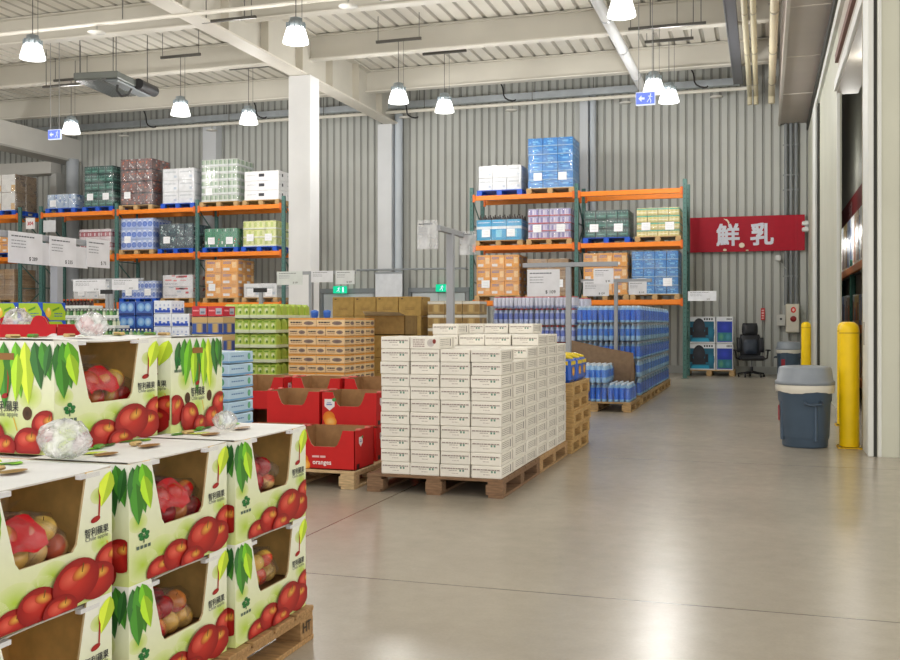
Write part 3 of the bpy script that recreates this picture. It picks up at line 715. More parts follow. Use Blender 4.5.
# conduits down the wall beside the banner
m = MB()
for k in range(3): m.cyl((.56 + k * .13, 27.94, 1.85), (.56 + k * .13, 27.94, 6.7), .05, n=8, col=(132, 136, 138), mat='paint')
for z in (2.6, 4.9, 5.3, 6.1): m.box(.48, .9, 27.9, 27.94, z, z + .04, (140, 143, 144), 'paint')
tag(m.build('conduit_bundle'), 'three grey conduits running down to the electric box', 'conduit')
t = thing('electric_box', 'beige electric box with red lamp on the back wall', 'electric box', (.72, 27.9, 1.12))
m = MB(); m.box(-.17, .17, -.2, 0, 0, .76, (212, 206, 188), 'paint', .012); m.build('casing', t)
m = MB(); f = Frame((-.17, -.201, 0), (1, 0, 0), (0, 0, 1), (0, -1, 0)); m.box(-.15, .15, -.21, -.198, .03, .73, (220, 214, 198), 'paint', .004)
f = Frame((-.17, -.211, 0), (1, 0, 0), (0, 0, 1), (0, -1, 0)); m.disc(f, .19, .6, .065, .08, (236, 80, 60), (226, 40, 30), 1); m.disc(f, .19, .6, .03, .04, (250, 220, 210), (250, 190, 180), 2); m.build('door', t)
m = MB(); m.lathe([(0, .05), (.05, .045), (.075, .01), (.08, 0)], (0, 0, 0), 16, (150, 30, 34), 'gloss'); m.build('red_lamp', t, (.02, -.21, .36), (PI / 2, 0, 0))
t = thing('wall_switch', 'small pale switch box beside the electric box', 'switch', (.43, 27.92, 1.3)); m = MB(); m.box(-.11, .11, -.1, 0, 0, .3, (206, 206, 200), 'paint', .01); m.build('casing', t)
m = MB(); m.cyl((.0, -.1, .18), (0, -.13, .18), .03, n=10, col=(60, 60, 62)); m.build('key_knob', t)
t = thing('security_camera', 'small white camera under the red banner', 'camera', (.36, 27.9, 3.02)); m = MB(); m.box(-.07, .07, -.2, 0, 0, .16, (226, 228, 226), 'plastic', .03); m.build('casing', t)
m = MB(); m.tube([(.05, -.04, 0), (.12, -.03, -.1), (.2, -.02, -.2)], .012, 6, (180, 182, 180), 'plastic'); m.build('lead', t)
m = MB(); m.box(-.05, .05, -.012, 0, 0, .32, (206, 40, 44), 'card'); f = Frame((-.05, -.0125, 0), (1, 0, 0), (0, 0, 1), (0, -1, 0))
for k in range(4): m.rect(f, .02, .03 + k * .07, .08, .07 + k * .07, (240, 190, 186))
tag(m.build('red_tag', None, (-.03, 27.92, 1.45)), 'narrow red tag on the wall above the black chair', 'tag')
t = thing('door_contact', 'small white twin bracket beside the banner end', 'bracket', (1.0, 27.3, 3.75)); m = MB(); m.box(-.06, .11, -.1, .1, 0, .1, (226, 228, 226), 'plastic', .02); m.box(-.06, .11, -.1, .1, .16, .26, (226, 228, 226), 'plastic', .02); m.build('casing', t); m = MB(); m.lathe([(0, 0), (.05, 0), (.05, .3), (0, .3)], (.06, 0, -.02), 10, (200, 204, 204), 'plastic'); m.build('core', t)
# wall rail and white board by the column
m = MB(); m.cyl((-11.6, 27.4, 2.95), (-8.2, 27.4, 2.95), .03, n=8, col=(150, 156, 160))
for x in (-11.5, -9.9, -8.3): m.cyl((x, 27.4, 2.95), (x, 27.95, 2.95), .02, n=6, col=(150, 156, 160))
tag(m.build('wall_rail'), 'thin grey rail on the back wall above the exit doors', 'rail')
m = MB(); m.box(-11.05, -10.2, 27.5, 27.54, 1.9, 2.85, (224, 228, 234), 'card', .004); m.box(-11.07, -10.18, 27.49, 27.55, 2.83, 2.88, (170, 176, 182), 'paint'); tag(m.build('notice_board'), 'plain white board on the wall column between exit doors', 'board')

# ================================================================== RIGHT FLOOR OBJECTS
YEL = (255, 214, 4)
def bollard(x, y, label):
    t = thing('bollard', label, 'bollard', (x, y, 0), 0, 'yellow bollards along the cold room wall'); m = MB()
    m.lathe([(0, 1.405), (.045, 1.4), (.08, 1.38), (.1, 1.345), (.105, 1.3), (.105, .02)], (0, 0, 0), 28, YEL, 'plastic'); m.lathe([(.1055, 1.285), (.1065, 1.28), (.1055, 1.27)], (0, 0, 0), 28, (214, 172, 10), 'plastic'); m.build('post', t)
    m = MB(); m.box(-.13, .13, -.13, .13, 0, .014, (226, 182, 20), 'paint', .004)
    for a in (-.105, .105):
        for b in (-.105, .105): m.cyl((a, b, .014), (a, b, .03), .014, n=6, col=(150, 140, 100), mat='metal')
    m.build('base_plate', t)
bollard(.905, 11.86, 'yellow bollard standing right behind the near grey bin'); bollard(.9, 23.6, 'yellow bollard farther along, beside the far bin'); bollard(1.05, 14.4, 'yellow bollard almost hidden behind the near one')
def bin_(x, y, label, s=1.0, rz=0):
    t = thing('rubbish_bin', label, 'bin', (x, y, 0), rz, 'grey rubbish bins'); B = (78, 96, 116); G = (146, 154, 164)
    m = MB(); m.lathe([(0, .0), (.235, 0), (.245, .02), (.25, .1), (.254, .105), (.262, .12), (.275, .5), (.288, .52), (.29, .62), (.3, .63), (.305, .665), (.29, .67)], (0, 0, 0), 40, B, 'plastic')
    for a in (0, PI / 2, PI, 3 * PI / 2):
        m.lathe([(.02, 0), (.02, .5)], (.265 * math.cos(a + .4), .265 * math.sin(a + .4), .08), 6, B, 'plastic')
    m.build('body', t)
    m = MB(); vs = []; N = 48
    for lv, (r, z) in enumerate(((.312, .70), (.318, .675), (.314, .64), (.308, .615))):
        for k in range(N):
            a = 2 * PI * k / N; dz = 0 if lv < 2 else .010 * math.sin(2 * PI * k / 48 * 4) + .003 * math.sin(k * 2.3); vs.append((r * math.cos(a) * (1 + .008 * math.sin(k * 2.7)), r * math.sin(a), z + dz))
    m.mesh(vs, [(l * N + k, l * N + (k + 1) % N, (l + 1) * N + (k + 1) % N, (l + 1) * N + k) for l in range(3) for k in range(N)], (226, 222, 210), 'gloss', True); m.build('bin_liner', t)
    m = MB(); m.lathe([(0, .91), (.22, .905), (.27, .895), (.284, .875), (.302, .745), (.318, .74), (.322, .73), (.322, .70), (.31, .698)], (0, 0, 0), 40, G, 'plastic'); m.lathe([(.285, .842), (.289, .836), (.287, .83)], (0, 0, 0), 40, (120, 128, 138), 'plastic'); m.build('lid', t)
    for a in (-PI / 2 + .25, PI / 2 + .25):
        m = MB(); c, s_ = math.cos(a), math.sin(a); q = lambda r, tt, z: (r * c - tt * s_, r * s_ + tt * c, z)
        m.tube([q(.285, -.09, .52), q(.34, -.09, .5), q(.35, -.06, .49), q(.35, .06, .49), q(.34, .09, .5), q(.285, .09, .52)], .016, 8, (66, 82, 100), 'plastic'); m.build('handle', t)
    m = MB(); vs = []
    for k in range(5):
        a = 3.12 + .09 * k; vs += [(.287 * math.cos(a), .287 * math.sin(a), .29), (.289 * math.cos(a), .289 * math.sin(a), .46)]
    m.mesh(vs, [(2 * k, 2 * k + 2, 2 * k + 3, 2 * k + 1) for k in range(4)], (150, 40, 52), 'print', True); m.build('red_emblem', t)
bin_(.44, 11.88, 'grey rubbish bin with domed lid in front of the near bollard'); bin_(.6, 26.6, 'grey rubbish bin standing by the electric box at the back wall', 1, .9)

# office chair
t = thing('office_chair', 'black padded office chair standing against the back wall', 'chair', (-.3, 26.4, 0), .15); BK = (34, 36, 42)
m = MB()
def pad(m, x0, x1, y0, y1, z0, z1, col, tilt=0, mat='leather'):
    n = 8; vs = []; fs = []
    for k in range(n + 1):
        v = k / n
        for i in range(n + 1):
            u = i / n; e = (1 - abs(2 * u - 1) ** 4) * (1 - abs(2 * v - 1) ** 4); w = 1 - .12 * abs(2 * v - 1) ** 3
            x = (x0 + x1) / 2 + (u - .5) * (x1 - x0) * w; z = z0 + (z1 - z0) * v; vs.append((x, y0 - .0 + (y1 - y0) * .0 - e * (y1 - y0) * .5 + tilt * v, z))
    o = len(vs)
    for (x, y, z) in list(vs): vs.append((x, 2 * y0 + (y1 - y0) * 0 - y + 2 * tilt * (z - z0) / (z1 - z0), z))
    N = n + 1
    for k in range(n):
        for i in range(n):
            a = k * N + i; fs.append((a, a + 1, a + N + 1, a + N)); fs.append((o + a, o + a + N, o + a + N + 1, o + a + 1))
    m.mesh(vs, fs, col, mat, True)
pad(m, -.27, .27, .24, .38, .5, 1.08, BK, .08); pad(m, -.17, .17, .19, .3, .58, .96, (50, 58, 72), .06); pad(m, -.34, -.2, .2, .3, .62, 1.0, BK, .06); pad(m, .2, .34, .2, .3, .62, 1.0, BK, .06); m.build('backrest', t)
m = MB(); pad(m, -.2, .2, .3, .42, 1.06, 1.37, BK, .04); m.build('headrest', t)
m = MB(); m.box(-.3, .3, -.28, .28, .42, .54, BK, 'leather', .045); m.build('seat', t)
for sx in (-1, 1):
    m = MB(); m.tube([(sx * .28, .0, .44), (sx * .38, .0, .48), (sx * .4, .0, .66)], .022, 8, (28, 28, 30), 'plastic'); m.box(sx * .4 - .05, sx * .4 + .05, -.16, .14, .66, .7, (30, 30, 34), 'plastic', .015); m.build('armrest', t)
m = MB(); m.cyl((0, 0, .1), (0, 0, .26), .035, n=12, col=(40, 40, 42)); m.cyl((0, 0, .26), (0, 0, .43), .02, n=12, col=(120, 120, 124), mat='metal'); m.build('gas_column', t)
m = MB()
for k in range(5):
    a = .3 + 2 * PI * k / 5; m.cyl((0, 0, .13), (.33 * math.cos(a), .33 * math.sin(a), .085), .032, .02, 8, (30, 30, 32), 'plastic')
m.build('star_base', t)
for k in range(5):
    a = .3 + 2 * PI * k / 5; m = MB(); x, y = .33 * math.cos(a), .33 * math.sin(a); m.cyl((x - .02, y, .032), (x + .02, y, .032), .032, n=12, col=(24, 24, 26), mat='plastic'); m.cyl((x, y, .06), (x, y, .09), .012, n=6, col=(40, 40, 42)); m.build('caster', t)

# chair cartons on a pallet
pallet('wooden pallet under the four printed chair cartons', -2.0, -.72, 26.55, 27.5, .15)
def chair_print(m, f, w, h, kind):
    m.rect(f, .03 * w, .03 * h, .97 * w, .97 * h, (226, 230, 236)); m.rect(f, .05 * w, .05 * h, .95 * w, .82 * h, (26, 96, 124) if kind == 0 else (34, 60, 168), 2)
    if kind == 0:
        m.disc(f, .16 * w, .4 * h, .13 * w, .3 * h, (30, 130, 160), (24, 92, 122), 3); m.disc(f, .84 * w, .4 * h, .13 * w, .3 * h, (30, 130, 160), (24, 92, 122), 3); m.rect(f, .2 * w, .05 * h, .8 * w, .18 * h, (40, 160, 200), 3)
        m.disc(f, .46 * w, .62 * h, .2 * w, .32 * h, (58, 60, 72), (36, 38, 48), 4); m.rect(f, .24 * w, .22 * h, .68 * w, .44 * h, (42, 44, 54), 5); m.rect(f, .16 * w, .3 * h, .26 * w, .6 * h, (30, 34, 44), 5); m.rect(f, .66 * w, .3 * h, .76 * w, .6 * h, (30, 34, 44), 5)
    else:
        m.rect(f, .08 * w, .08 * h, .92 * w, .4 * h, (40, 120, 130), 3); m.disc(f, .5 * w, .6 * h, .3 * w, .2 * h, (50, 70, 200), (34, 60, 168), 4); m.disc(f, .3 * w, .24 * h, .14 * w, .14 * h, (90, 160, 120), (60, 130, 130), 4); m.disc(f, .7 * w, .24 * h, .16 * w, .14 * h, (70, 150, 170), (50, 120, 140), 4)
    for k in range(4): m.rect(f, (.62 + .08 * k) * w, .87 * h, (.67 + .08 * k) * w, .94 * h, (40, 42, 50), 3)
for k, zz in enumerate((.15, .85)):
    for kind, (a, b) in enumerate(((-1.97, -1.2), (-1.18, -.76))):
        m = MB(); w = b - a; m.box(-w / 2, w / 2, -.4, .4, 0, .69, (222, 224, 228), 'card', .01); chair_print(m, Frame((-w / 2, -.4, 0), (1, 0, 0), (0, 0, 1), (0, -1, 0)), w, .69, kind)
        tag(m.build('chair_carton', None, ((a + b) / 2, 27.0, zz)), '%s chair carton %s, by the rack end' % (('wide teal', 'narrow blue')[kind], ('lying on the pallet', 'on top of its twin')[k]), 'carton', 'printed chair cartons')

# ------------------------------------------------------------------ inside the cold room: sign and rack through the doorway
t = thing('cold_room_sign', 'dark red sign on the wall inside the cold room doorway', 'sign', (1.93, 24.4, 3.62)); m = MB(); m.box(-.02, 0, -3.2, 3.2, 0, .62, (120, 34, 40), 'card')
f = Frame((-.021, 3.2, 0), (0, -1, 0), (0, 0, 1), (-1, 0, 0)); m.text(f, '冷藏', 2.9, .3, .5, (170, 130, 132), 2, .02); m.build('board', t)
t = thing('cold_room_rack', 'teal and orange rack standing inside the cold room', 'rack', (1.62, 17.5, 0))
for y in (0, 3.1, 6.2, 9.0):
    for x in (0, .28):
        m = MB(); m.box(x - .04, x + .04, y - .04, y + .04, 0, 2.6, (52, 110, 98), 'paint', .006); m.build('upright_post', t)
for z in (.42, 1.35, 2.45):
    m = MB(); m.box(-.06, -.0, 0, 9, z - .14, z, (214, 120, 50), 'paint', .006); m.build('beam', t)
    m = MB(); m.box(0, .3, 0, 9, z - .03, z, (170, 170, 165), 'metal'); m.build('shelf', t)
r = random.Random(4); cols = [(214, 218, 226), (190, 170, 150), (226, 226, 230), (150, 170, 210), (220, 190, 120)]; kk = 0
for z, nm in ((.42, 'lowest shelf'), (1.35, 'middle shelf'), (2.45, 'top shelf')):
    for k in range(10):
        y = 17.6 + k * .88; hh = r.uniform(.5, .62) if z < 2 else 1.0; c = cols[(k + kk) % 5]; m = MB(); m.box(-.12, .12, 0, .8, 0, hh, c, 'gloss', .01)
        f = Frame((-.12, .8, 0), (0, -1, 0), (0, 0, 1), (-1, 0, 0))
        for q in range(4): m.rect(f, .05 + q * .2, .08, .2 + q * .2, hh * r.uniform(.5, .9), r.choice([(90, 110, 170), (200, 130, 90), (235, 235, 238), (120, 80, 70)]))
        tag(m.build('milk_carton_tray', None, (1.75, y, z)), 'carton tray on the %s of the cold room rack, %s from doorway end' % (nm, ORD[k]), 'carton tray', 'cartons on the cold room rack')
    kk += 2

# ================================================================== SIGNPOSTS AND PRICE PLACARDS
POSTC = (162, 166, 172)
def signpost(label, x, y, z, along, lo, hi, r=.035, bs=.22):
    t = thing('signpost', label, 'signpost', (x, y, 0), 0, 'price signposts')
    m = MB(); m.box(-r, r, -r, r, .02, z, POSTC, 'paint', .006); m.build('post', t)
    m = MB(); m.box(-bs, bs, -bs, bs, 0, .02, (120, 124, 128), 'paint', .005); m.build('base', t)
    m = MB()
    if along == 'y': m.box(-.025, .025, lo, hi, z, z + .06, POSTC, 'paint', .005)
    else: m.box(lo, hi, -.025, .025, z, z + .06, POSTC, 'paint', .005)
    m.build('crossbar', t)
def placard(label, x, y, z, w, h, along, price, mat='card', col=(232, 234, 240), group='price placards'):
    """hangs with its top at z; faces +x when along y, else faces -y"""
    m = MB()
    if along == 'y': m.box(0, .006, -w / 2, w / 2, -h, 0, col, mat); f = Frame((.006, -w / 2, -h), (0, 1, 0), (0, 0, 1), (1, 0, 0))
    else: m.box(-w / 2, w / 2, -.006, 0, -h, 0, col, mat); f = Frame((-w / 2, -.006, -h), (1, 0, 0), (0, 0, 1), (0, -1, 0))
    if price is not None:
        r = random.Random(int(abs(x * 31 + y * 17))); lines(m, f, w, h, .08, .75, .84, 1, (90, 94, 104), r, .04); lines(m, f, w, h, .08, .5, .7, 3, (150, 154, 162), r, .03, .1)
        if price: m.text(f, price, w * .72, h * .16, h * .17, (40, 42, 50), 2, .01)
    return tag(m.build('price_placard', None, (x, y, z)), label, 'price sign', group)
signpost('grey signpost carrying three large white price placards over the lemon cartons', -6.81, 8.34, 2.2, 'y', -.8, .82, .045)
placard('large white price placard at the near end of the crossbar', -6.77, 7.85, 2.26, .46, .3, 'y', '$ 289'); placard('large white price placard in the middle of the crossbar', -6.77, 8.38, 2.26, .40, .3, 'y', '$ 335')
placard('large white price placard at the far end over the drink trays', -6.77, 8.94, 2.28, .38, .3, 'y', '$ 75')
placard('blank white placard between the near and middle price placards', -6.775, 8.13, 2.18, .2, .22, 'y', None, col=(222, 224, 230)); placard('blank white placard between the middle and far price placards', -6.775, 8.67, 2.18, .2, .22, 'y', None, col=(222, 224, 230))
signpost('grey signpost with white placards behind the three large price placards', -12.55, 17, 2.22, 'x', -.95, .75)
placard('white placard with dark text lines over the green drink trays', -13.05, 16.96, 2.26, .78, .24, 'x', '$ 199'); placard('white placard with red mark beside the rack post', -12.2, 16.96, 2.26, .62, .22, 'x', '$ 219')
signpost('grey signpost with pale placards crossing the white column', -7.65, 16, 2.24, 'x', -.68, .85)
placard('pale placard hanging over the white column', -8.05, 15.96, 2.3, .5, .24, 'x', '$ 169', col=(222, 228, 226)); placard('white placard with text lines and red mark beside the white column', -7.42, 15.96, 2.3, .42, .2, 'x', ''); placard('pale placard next to the red mark near the exit door', -6.98, 15.96, 2.3, .36, .24, 'x', '$ 459', col=(226, 230, 232))
signpost('tall grey T signpost between brown cartons and the white stack', -3.4, 10.75, 2.4, 'y', -.45, .5, .04)
t = placard('clear plastic sleeve hanging at near end of the T signpost', -3.52, 10.3, 2.52, .24, .32, 'x', '', 'sleeve', (230, 232, 238), 'clear sleeves'); placard('clear plastic sleeve hanging at far end of the T signpost', -3.33, 11.2, 2.47, .2, .28, 'x', '', 'sleeve', (230, 232, 238), 'clear sleeves')
signpost('grey signpost standing behind the pallet pile and blue packs', -2.47, 13, 2.13, 'x', -.62, .65)
placard('white placard hanging in front of the kraft rack load', -2.8, 12.96, 2.1, .44, .36, 'x', '$ 109', col=(228, 230, 236)); placard('small white placard hanging before the orange rack load by rack centre', -2.0, 12.96, 2.1, .26, .2, 'x', '$ 95')
signpost('grey signpost standing among the blue water cases', -2.39, 16.86, 2.07, 'x', -.6, .6, .03, .1)
placard('white placard before the blue bottled rack load, over the water cases', -2.02, 16.8, 2.08, .3, .22, 'x', '$ 119'); placard('white placard hanging before the orange rack load, over the water cases', -2.72, 16.8, 2.1, .44, .26, 'x', '$ 139')
placard('white price strip fixed on the rack end post above the chair cartons', -1.45, 25.1, 2.16, .68, .24, 'x', '$ 59'); placard('red and white number plate hanging between two racks', -21.5, 25.15, 4.6, .34, .34, 'x', None, col=(236, 232, 232))
m = MB(); f = Frame((-.17, -.007, -.34), (1, 0, 0), (0, 0, 1), (0, -1, 0)); m.text(f, '304', .17, .17, .16, (196, 44, 50), 3, .02); o = m.build('number_print', bpy.data.objects[[k for k in bpy.data.objects.keys() if k.startswith('price_placard')][-1]])
placard('plain white plate hanging at the corner end of the top beam', -20.75, 25.1, 4.5, .45, .36, 'x', None, col=(214, 216, 220))
for x, lb in ((-12.05, 'black card holder bar on a post behind the drink trays'), (-8.75, 'black card holder bar on a post before the orange rack load')):
    t = thing('card_holder_post', lb, 'card holder', (x, 16.2, 0), 0, 'black card holders'); m = MB(); m.box(-.03, .03, -.03, .03, .02, 2.0, POSTC, 'paint'); m.build('post', t)
    m = MB(); m.box(-.14, .14, -.035, -.03, 1.94, 2.02, (26, 28, 30), 'plastic', .001); m.build('holder_bar', t); m = MB(); m.box(-.18, .18, -.18, .18, 0, .02, (110, 112, 116), 'paint'); m.build('base', t)

# ================================================================== WHITE CARTON STACK
WC = (240, 236, 226)
def white_carton(w, d, h, v):
    m = MB(); m.box(-w / 2, w / 2, -d / 2, d / 2, 0, h, WC, 'card', .005); r = random.Random(v)
    f = Frame((-w / 2, -d / 2, 0), (1, 0, 0), (0, 0, 1), (0, -1, 0))
    if v == 9:
        lines(m, f, w, h, .1, .5, .7, 4, (150, 120, 116), r, .07, .17); m.disc(f, .72 * w, .5 * h, .13 * w, .32 * h, (186, 178, 176), (206, 200, 196), 2); m.disc(f, .84 * w, .62 * h, .06 * w, .2 * h, (120, 40, 34), (150, 60, 50), 3, 10)
    else:
        lines(m, f, w, h, .05, .95, .66, 1, (138, 118, 114), r, .07); m.rect(f, .03 * w, .62 * h, .97 * w, .64 * h, (176, 168, 160), 1); lines(m, f, w, h, .3, .58, .5, 1, (168, 160, 152), r, .05); lines(m, f, w, h, .4, .62, .28, 1, (196, 188, 180), r, .06)
        for u in (.66, .76): m.rect(f, u * w, .46 * h, (u + .06) * w, .62 * h, (110, 150, 132), 2)
    f = Frame((w / 2, -d / 2, 0), (0, 1, 0), (0, 0, 1), (1, 0, 0))
    lines(m, f, d, h, .08, .6, .74, 4, (150, 142, 134), r, .05, .15); m.rect(f, .66 * d, .2 * h, .72 * d, .8 * h, (120, 112, 106), 1); m.rect(f, .82 * d, .1 * h, .9 * d, .9 * h, (196, 188, 178), 1)
    m.rect(Frame((-w / 2, -d / 2, h), (1, 0, 0), (0, 1, 0), (0, 0, 1)), .02, d * .5 - .02, w - .02, d * .5 + .02, (206, 200, 188))
    return m.me('white_carton')
cw, cd, ch = .259, .45, .103
WM = [white_carton(cw - .011, cd - .01, ch - .0025, v) for v in range(3)] + [white_carton(cw - .011, cd - .01, ch - .0025, 9), white_carton(.34, .2, ch - .0015, 1)]
X0, Y0 = -3.02, 7.62
HT = [[11, 11, 10, 10], [10, 10, 10, 9], [10, 10, 10, 10], [12, 11, 11, 11], [10, 11, 11, 11], [12, 12, 12, 10]]
pallet('dark wooden pallet under the near half of the white carton stack', -3.13, -1.97, 7.6, 8.97, .15, 0, (136, 106, 80)); pallet('wooden pallet under the far half of the white carton stack', -3.1, -1.97, 8.99, 10.32, .15, 0, (186, 150, 106))
CN = ['column beside the red bins', 'second column from the red bins', 'third column from the red bins', 'corner column on the aisle']
rr = random.Random(11)
for rI, row in enumerate(HT):
    for cI, n in enumerate(row):
        for k in range(n):
            vis = rI == 0 or cI == 3 or k >= 9
            if not vis: continue
            o = link('white_carton', WM[3] if (rI, cI, k) == (0, 1, 10) else WM[rr.randrange(3)], None, (X0 + cw * (cI + .5) + rr.uniform(-.0045, .0045), Y0 + cd * (rI + .5) + rr.uniform(-.004, .004), .15 + ch * k))
            if rI == 0: lb = 'white carton, stack front, %s, %s layer up' % (CN[cI], ORD[k])
            elif cI == 3: lb = 'white carton, aisle side, %s column from front corner, %s layer up' % (ORD[rI], ORD[k])
            else: lb = 'white carton on stack top, %s row back, %s, %s layer' % (ORD[rI], CN[cI].replace(' from the red bins', ' across').replace(' beside the red bins', ' by red bins'), ORD[k])
            tag(o, lb, 'carton', 'white cartons of the tall stack')
# support core under the inner top cartons
core = [(r_, c_, k) for r_, row in enumerate(HT) for c_, n in enumerate(row) for k in range(min(n, 9)) if not (r_ == 0 or c_ == 3)]
m = MB()
for r_, c_, k in core: m.box(X0 + cw * c_ + .004, X0 + cw * (c_ + 1) - .004, Y0 + cd * r_ + .005, Y0 + cd * (r_ + 1) - .005, .15 + ch * k, .15 + ch * (k + 1) - .0015, WC, 'card')
tag(m.build('inner_cartons'), 'white cartons packed in the hidden middle of the tall stack', 'cartons', None, 'stuff')

# pile of empty pallets and blue packs on it
for k in range(5):
    pallet('empty wooden pallet beside the white stack, %s from the floor' % ORD[k], -2.98 + .02 * (k % 2), -1.93 + .012 * (k % 3) - .01, 10.4, 11.46, .15, .15 * k, (204, 166, 108), 'empty pallets in the pile', False, 5)
for k, (y, dx) in enumerate(((10.43, 0), (10.77, .01), (11.11, 0))):
    m = MB(); m.box(-.3, .0, 0, .32, 0, .25, (30, 92, 200), 'gloss', .03); f = Frame((0, 0, 0), (0, 1, 0), (0, 0, 1), (1, 0, 0)); m.disc(f, .16, .12, .07, .05, (250, 200, 60), (226, 150, 50), 2); m.rect(f, .03, .19, .29, .23, (240, 210, 40), 1)
    g = Frame((-.3, 0, 0), (1, 0, 0), (0, 0, 1), (0, -1, 0)); m.rect(g, .03, .19, .27, .23, (240, 210, 40), 1); m.disc(g, .15, .11, .08, .06, (120, 170, 230), (60, 120, 210), 2)
    t = thing('snack_pack', 'blue snack pack with yellow top on the pallet pile, %s along the aisle' % ORD[k], 'pack', (-1.96 + dx, y, .75), 0, 'blue packs on the pallet pile'); m.build('pouch', t)
    m = MB(); m.tube([(-.26, .06, .24), (-.2, .12, .285), (-.1, .2, .275), (-.04, .28, .25)], .02, 6, (245, 214, 30), 'gloss'); m.build('yellow_strap', t)

# ================================================================== WATER CASES
def water_case(w, d, h, nx, ny, body, label, cap, lab=(.25, .62)):
    m = MB(); rx, ry = w / nx / 2, d / ny / 2; r = min(rx, ry) * .98
    for i in range(nx):
        for j in range(ny):
            m.lathe([(r * .9, .004, body), (r, .02, body), (r, h * lab[0], body), (r * 1.0, h * lab[0], label), (r, h * lab[1], label), (r, h * lab[1], body), (r * .92, h * .72, body), (r * .38, h * .9, body), (r * .36, h * .9, cap), (r * .36, h, cap), (0, h, cap)], (-w / 2 + rx * (2 * i + 1), -d / 2 + ry * (2 * j + 1), 0), 8, body, 'gloss')
    e = .004; n = 6; vs = []; q = random.Random(nx * 7 + ny)
    ring = [(-w / 2 - e + (w + 2 * e) * i / n, -d / 2 - e) for i in range(n)] + [(w / 2 + e, -d / 2 - e + (d + 2 * e) * i / n) for i in range(n)] + [(w / 2 + e - (w + 2 * e) * i / n, d / 2 + e) for i in range(n)] + [(-w / 2 - e, d / 2 + e - (d + 2 * e) * i / n) for i in range(n)]
    for z in (.0, h * .4, h * .8, h * .98):
        for (x, y) in ring: vs.append((x * (1 if z < h * .9 else .96) + q.uniform(-.003, .003), y * (1 if z < h * .9 else .96) + q.uniform(-.003, .003), z))
    N = len(ring); m.mesh(vs, [(k * N + i, k * N + (i + 1) % N, (k + 1) * N + (i + 1) % N, (k + 1) * N + i) for k in range(3) for i in range(N)], (230, 240, 250), 'wrap', True)
    m.mesh(vs[-N:], [tuple(range(N))], (230, 240, 250), 'wrap')
    return m.me('water_case')
WB = water_case(.36, .4, .29, 4, 5, (150, 204, 250), (36, 112, 228), (226, 240, 254), (.15, .75)); WB2 = water_case(.36, .4, .29, 4, 5, (160, 208, 248), (52, 132, 236), (230, 242, 254), (.3, .7))
WR = water_case(.36, .4, .2, 5, 5, (176, 186, 226), (220, 222, 240), (210, 50, 60), (.2, .9)); WS = water_case(.36, .4, .29, 4, 5, (190, 204, 240), (104, 126, 212), (220, 40, 50), (.35, .7))
q = random.Random(5)
def wstack(px, py, nx, ny, layers, meshes, lz, lb, grp, front='front', full=False):
    for k in range(layers):
        for i in range(nx):
            for j in range(ny):
                if not full and not (j == 0 or i == nx - 1 or k == layers - 1): continue
                o = link('water_case', meshes[k % len(meshes)] if isinstance(meshes, list) else meshes, None, (px + .37 * (i + .5) + q.uniform(-.0015, .0015), py + .415 * (j + .5) + q.uniform(-.0015, .0015), .15 + lz * k))
                tag(o, lb % (ORD[k], ORD[i], ORD[j]), 'water case', grp)
pallet('wooden pallet with the few last water cases and the torn tray', -3.12, -1.96, 15.45, 16.68, .15)
for j0, nm in ((16.98, 'nearest'), (18.32, 'second'), (19.66, 'third'), (21.0, 'farthest')):
    pallet('wooden pallet under the %s full blue water stack' % nm, -3.12, -1.96, j0, j0 + 1.27, .15); 
    wstack(-3.1, j0 + .02, 3, 3, 5, [WB, WB2], .31, 'blue water case, ' + nm + ' full stack, %s layer, %s across, %s deep', 'blue water cases')
for i, j, k in ((2, 0, 0), (1, 0, 0), (0, 0, 0), (2, 1, 0), (1, 1, 0), (0, 1, 0), (0, 0, 1), (1, 1, 1), (1, 0, 1), (0, 1, 1)):
    tag(link('water_case', WB2 if k else WB, None, (-3.08 + .37 * (i + .5), 15.5 + .41 * (j + .5), .15 + .293 * k)), 'blue water case left on the low pallet, %s layer, %s across, %s deep' % (ORD[k], ORD[i], ORD[j]), 'water case', 'blue water cases')
# torn cardboard tray standing up behind them
m = MB()
P = [(-3.1, .0), (-2.1, .0), (-2.02, .45), (-2.05, .74), (-2.5, .82), (-3.1, .95)]
m.face([(a, 16.42, .15 + b) for a, b in P], (146, 120, 94), 'kraft'); m.face([(a, 16.45, .15 + b) for a, b in P], (140, 112, 84), 'kraft')
for i in range(6):
    a, b = P[i], P[(i + 1) % 6]; m.face([(a[0], 16.42, .15 + a[1]), (b[0], 16.42, .15 + b[1]), (b[0], 16.45, .15 + b[1]), (a[0], 16.45, .15 + a[1])], (160, 130, 96), 'kraft')
m.face([(-2.14, 16.42, .15), (-2.02, 16.2, .15), (-2.0, 16.2, .55), (-2.04, 16.42, .8)], (156, 128, 98), 'kraft'); m.face([(-2.125, 16.44, .15), (-2.005, 16.2, .15), (-1.985, 16.2, .55), (-2.02, 16.44, .8)], (150, 122, 90), 'kraft')
tag(m.build('cardboard_tray'), 'torn brown cardboard sheet standing behind the last water cases', 'cardboard')
for j0, nm in ((17.0, 'near'), (18.3, 'far')):
    pallet('wooden pallet under the %s red-capped drink stack' % nm, -4.64, -3.14, j0, j0 + 1.2, .15)
    for k in range(6):
        for i in range(4):
            for j in range(2):
                if j: continue
                mesh = WR if k == 5 else WS; z = .15 + .3 * k
                tag(link('drink_case', mesh, None, (-4.6 + .371 * (i + .5) + q.uniform(-.001, .001), j0 + .03 + .415 * (j + .5), z)), 'pale drink case with red caps, %s stack, %s layer, %s across, %s deep' % (nm, ORD[k], ORD[i], ORD[j]), 'drink case', 'red-capped drink cases')

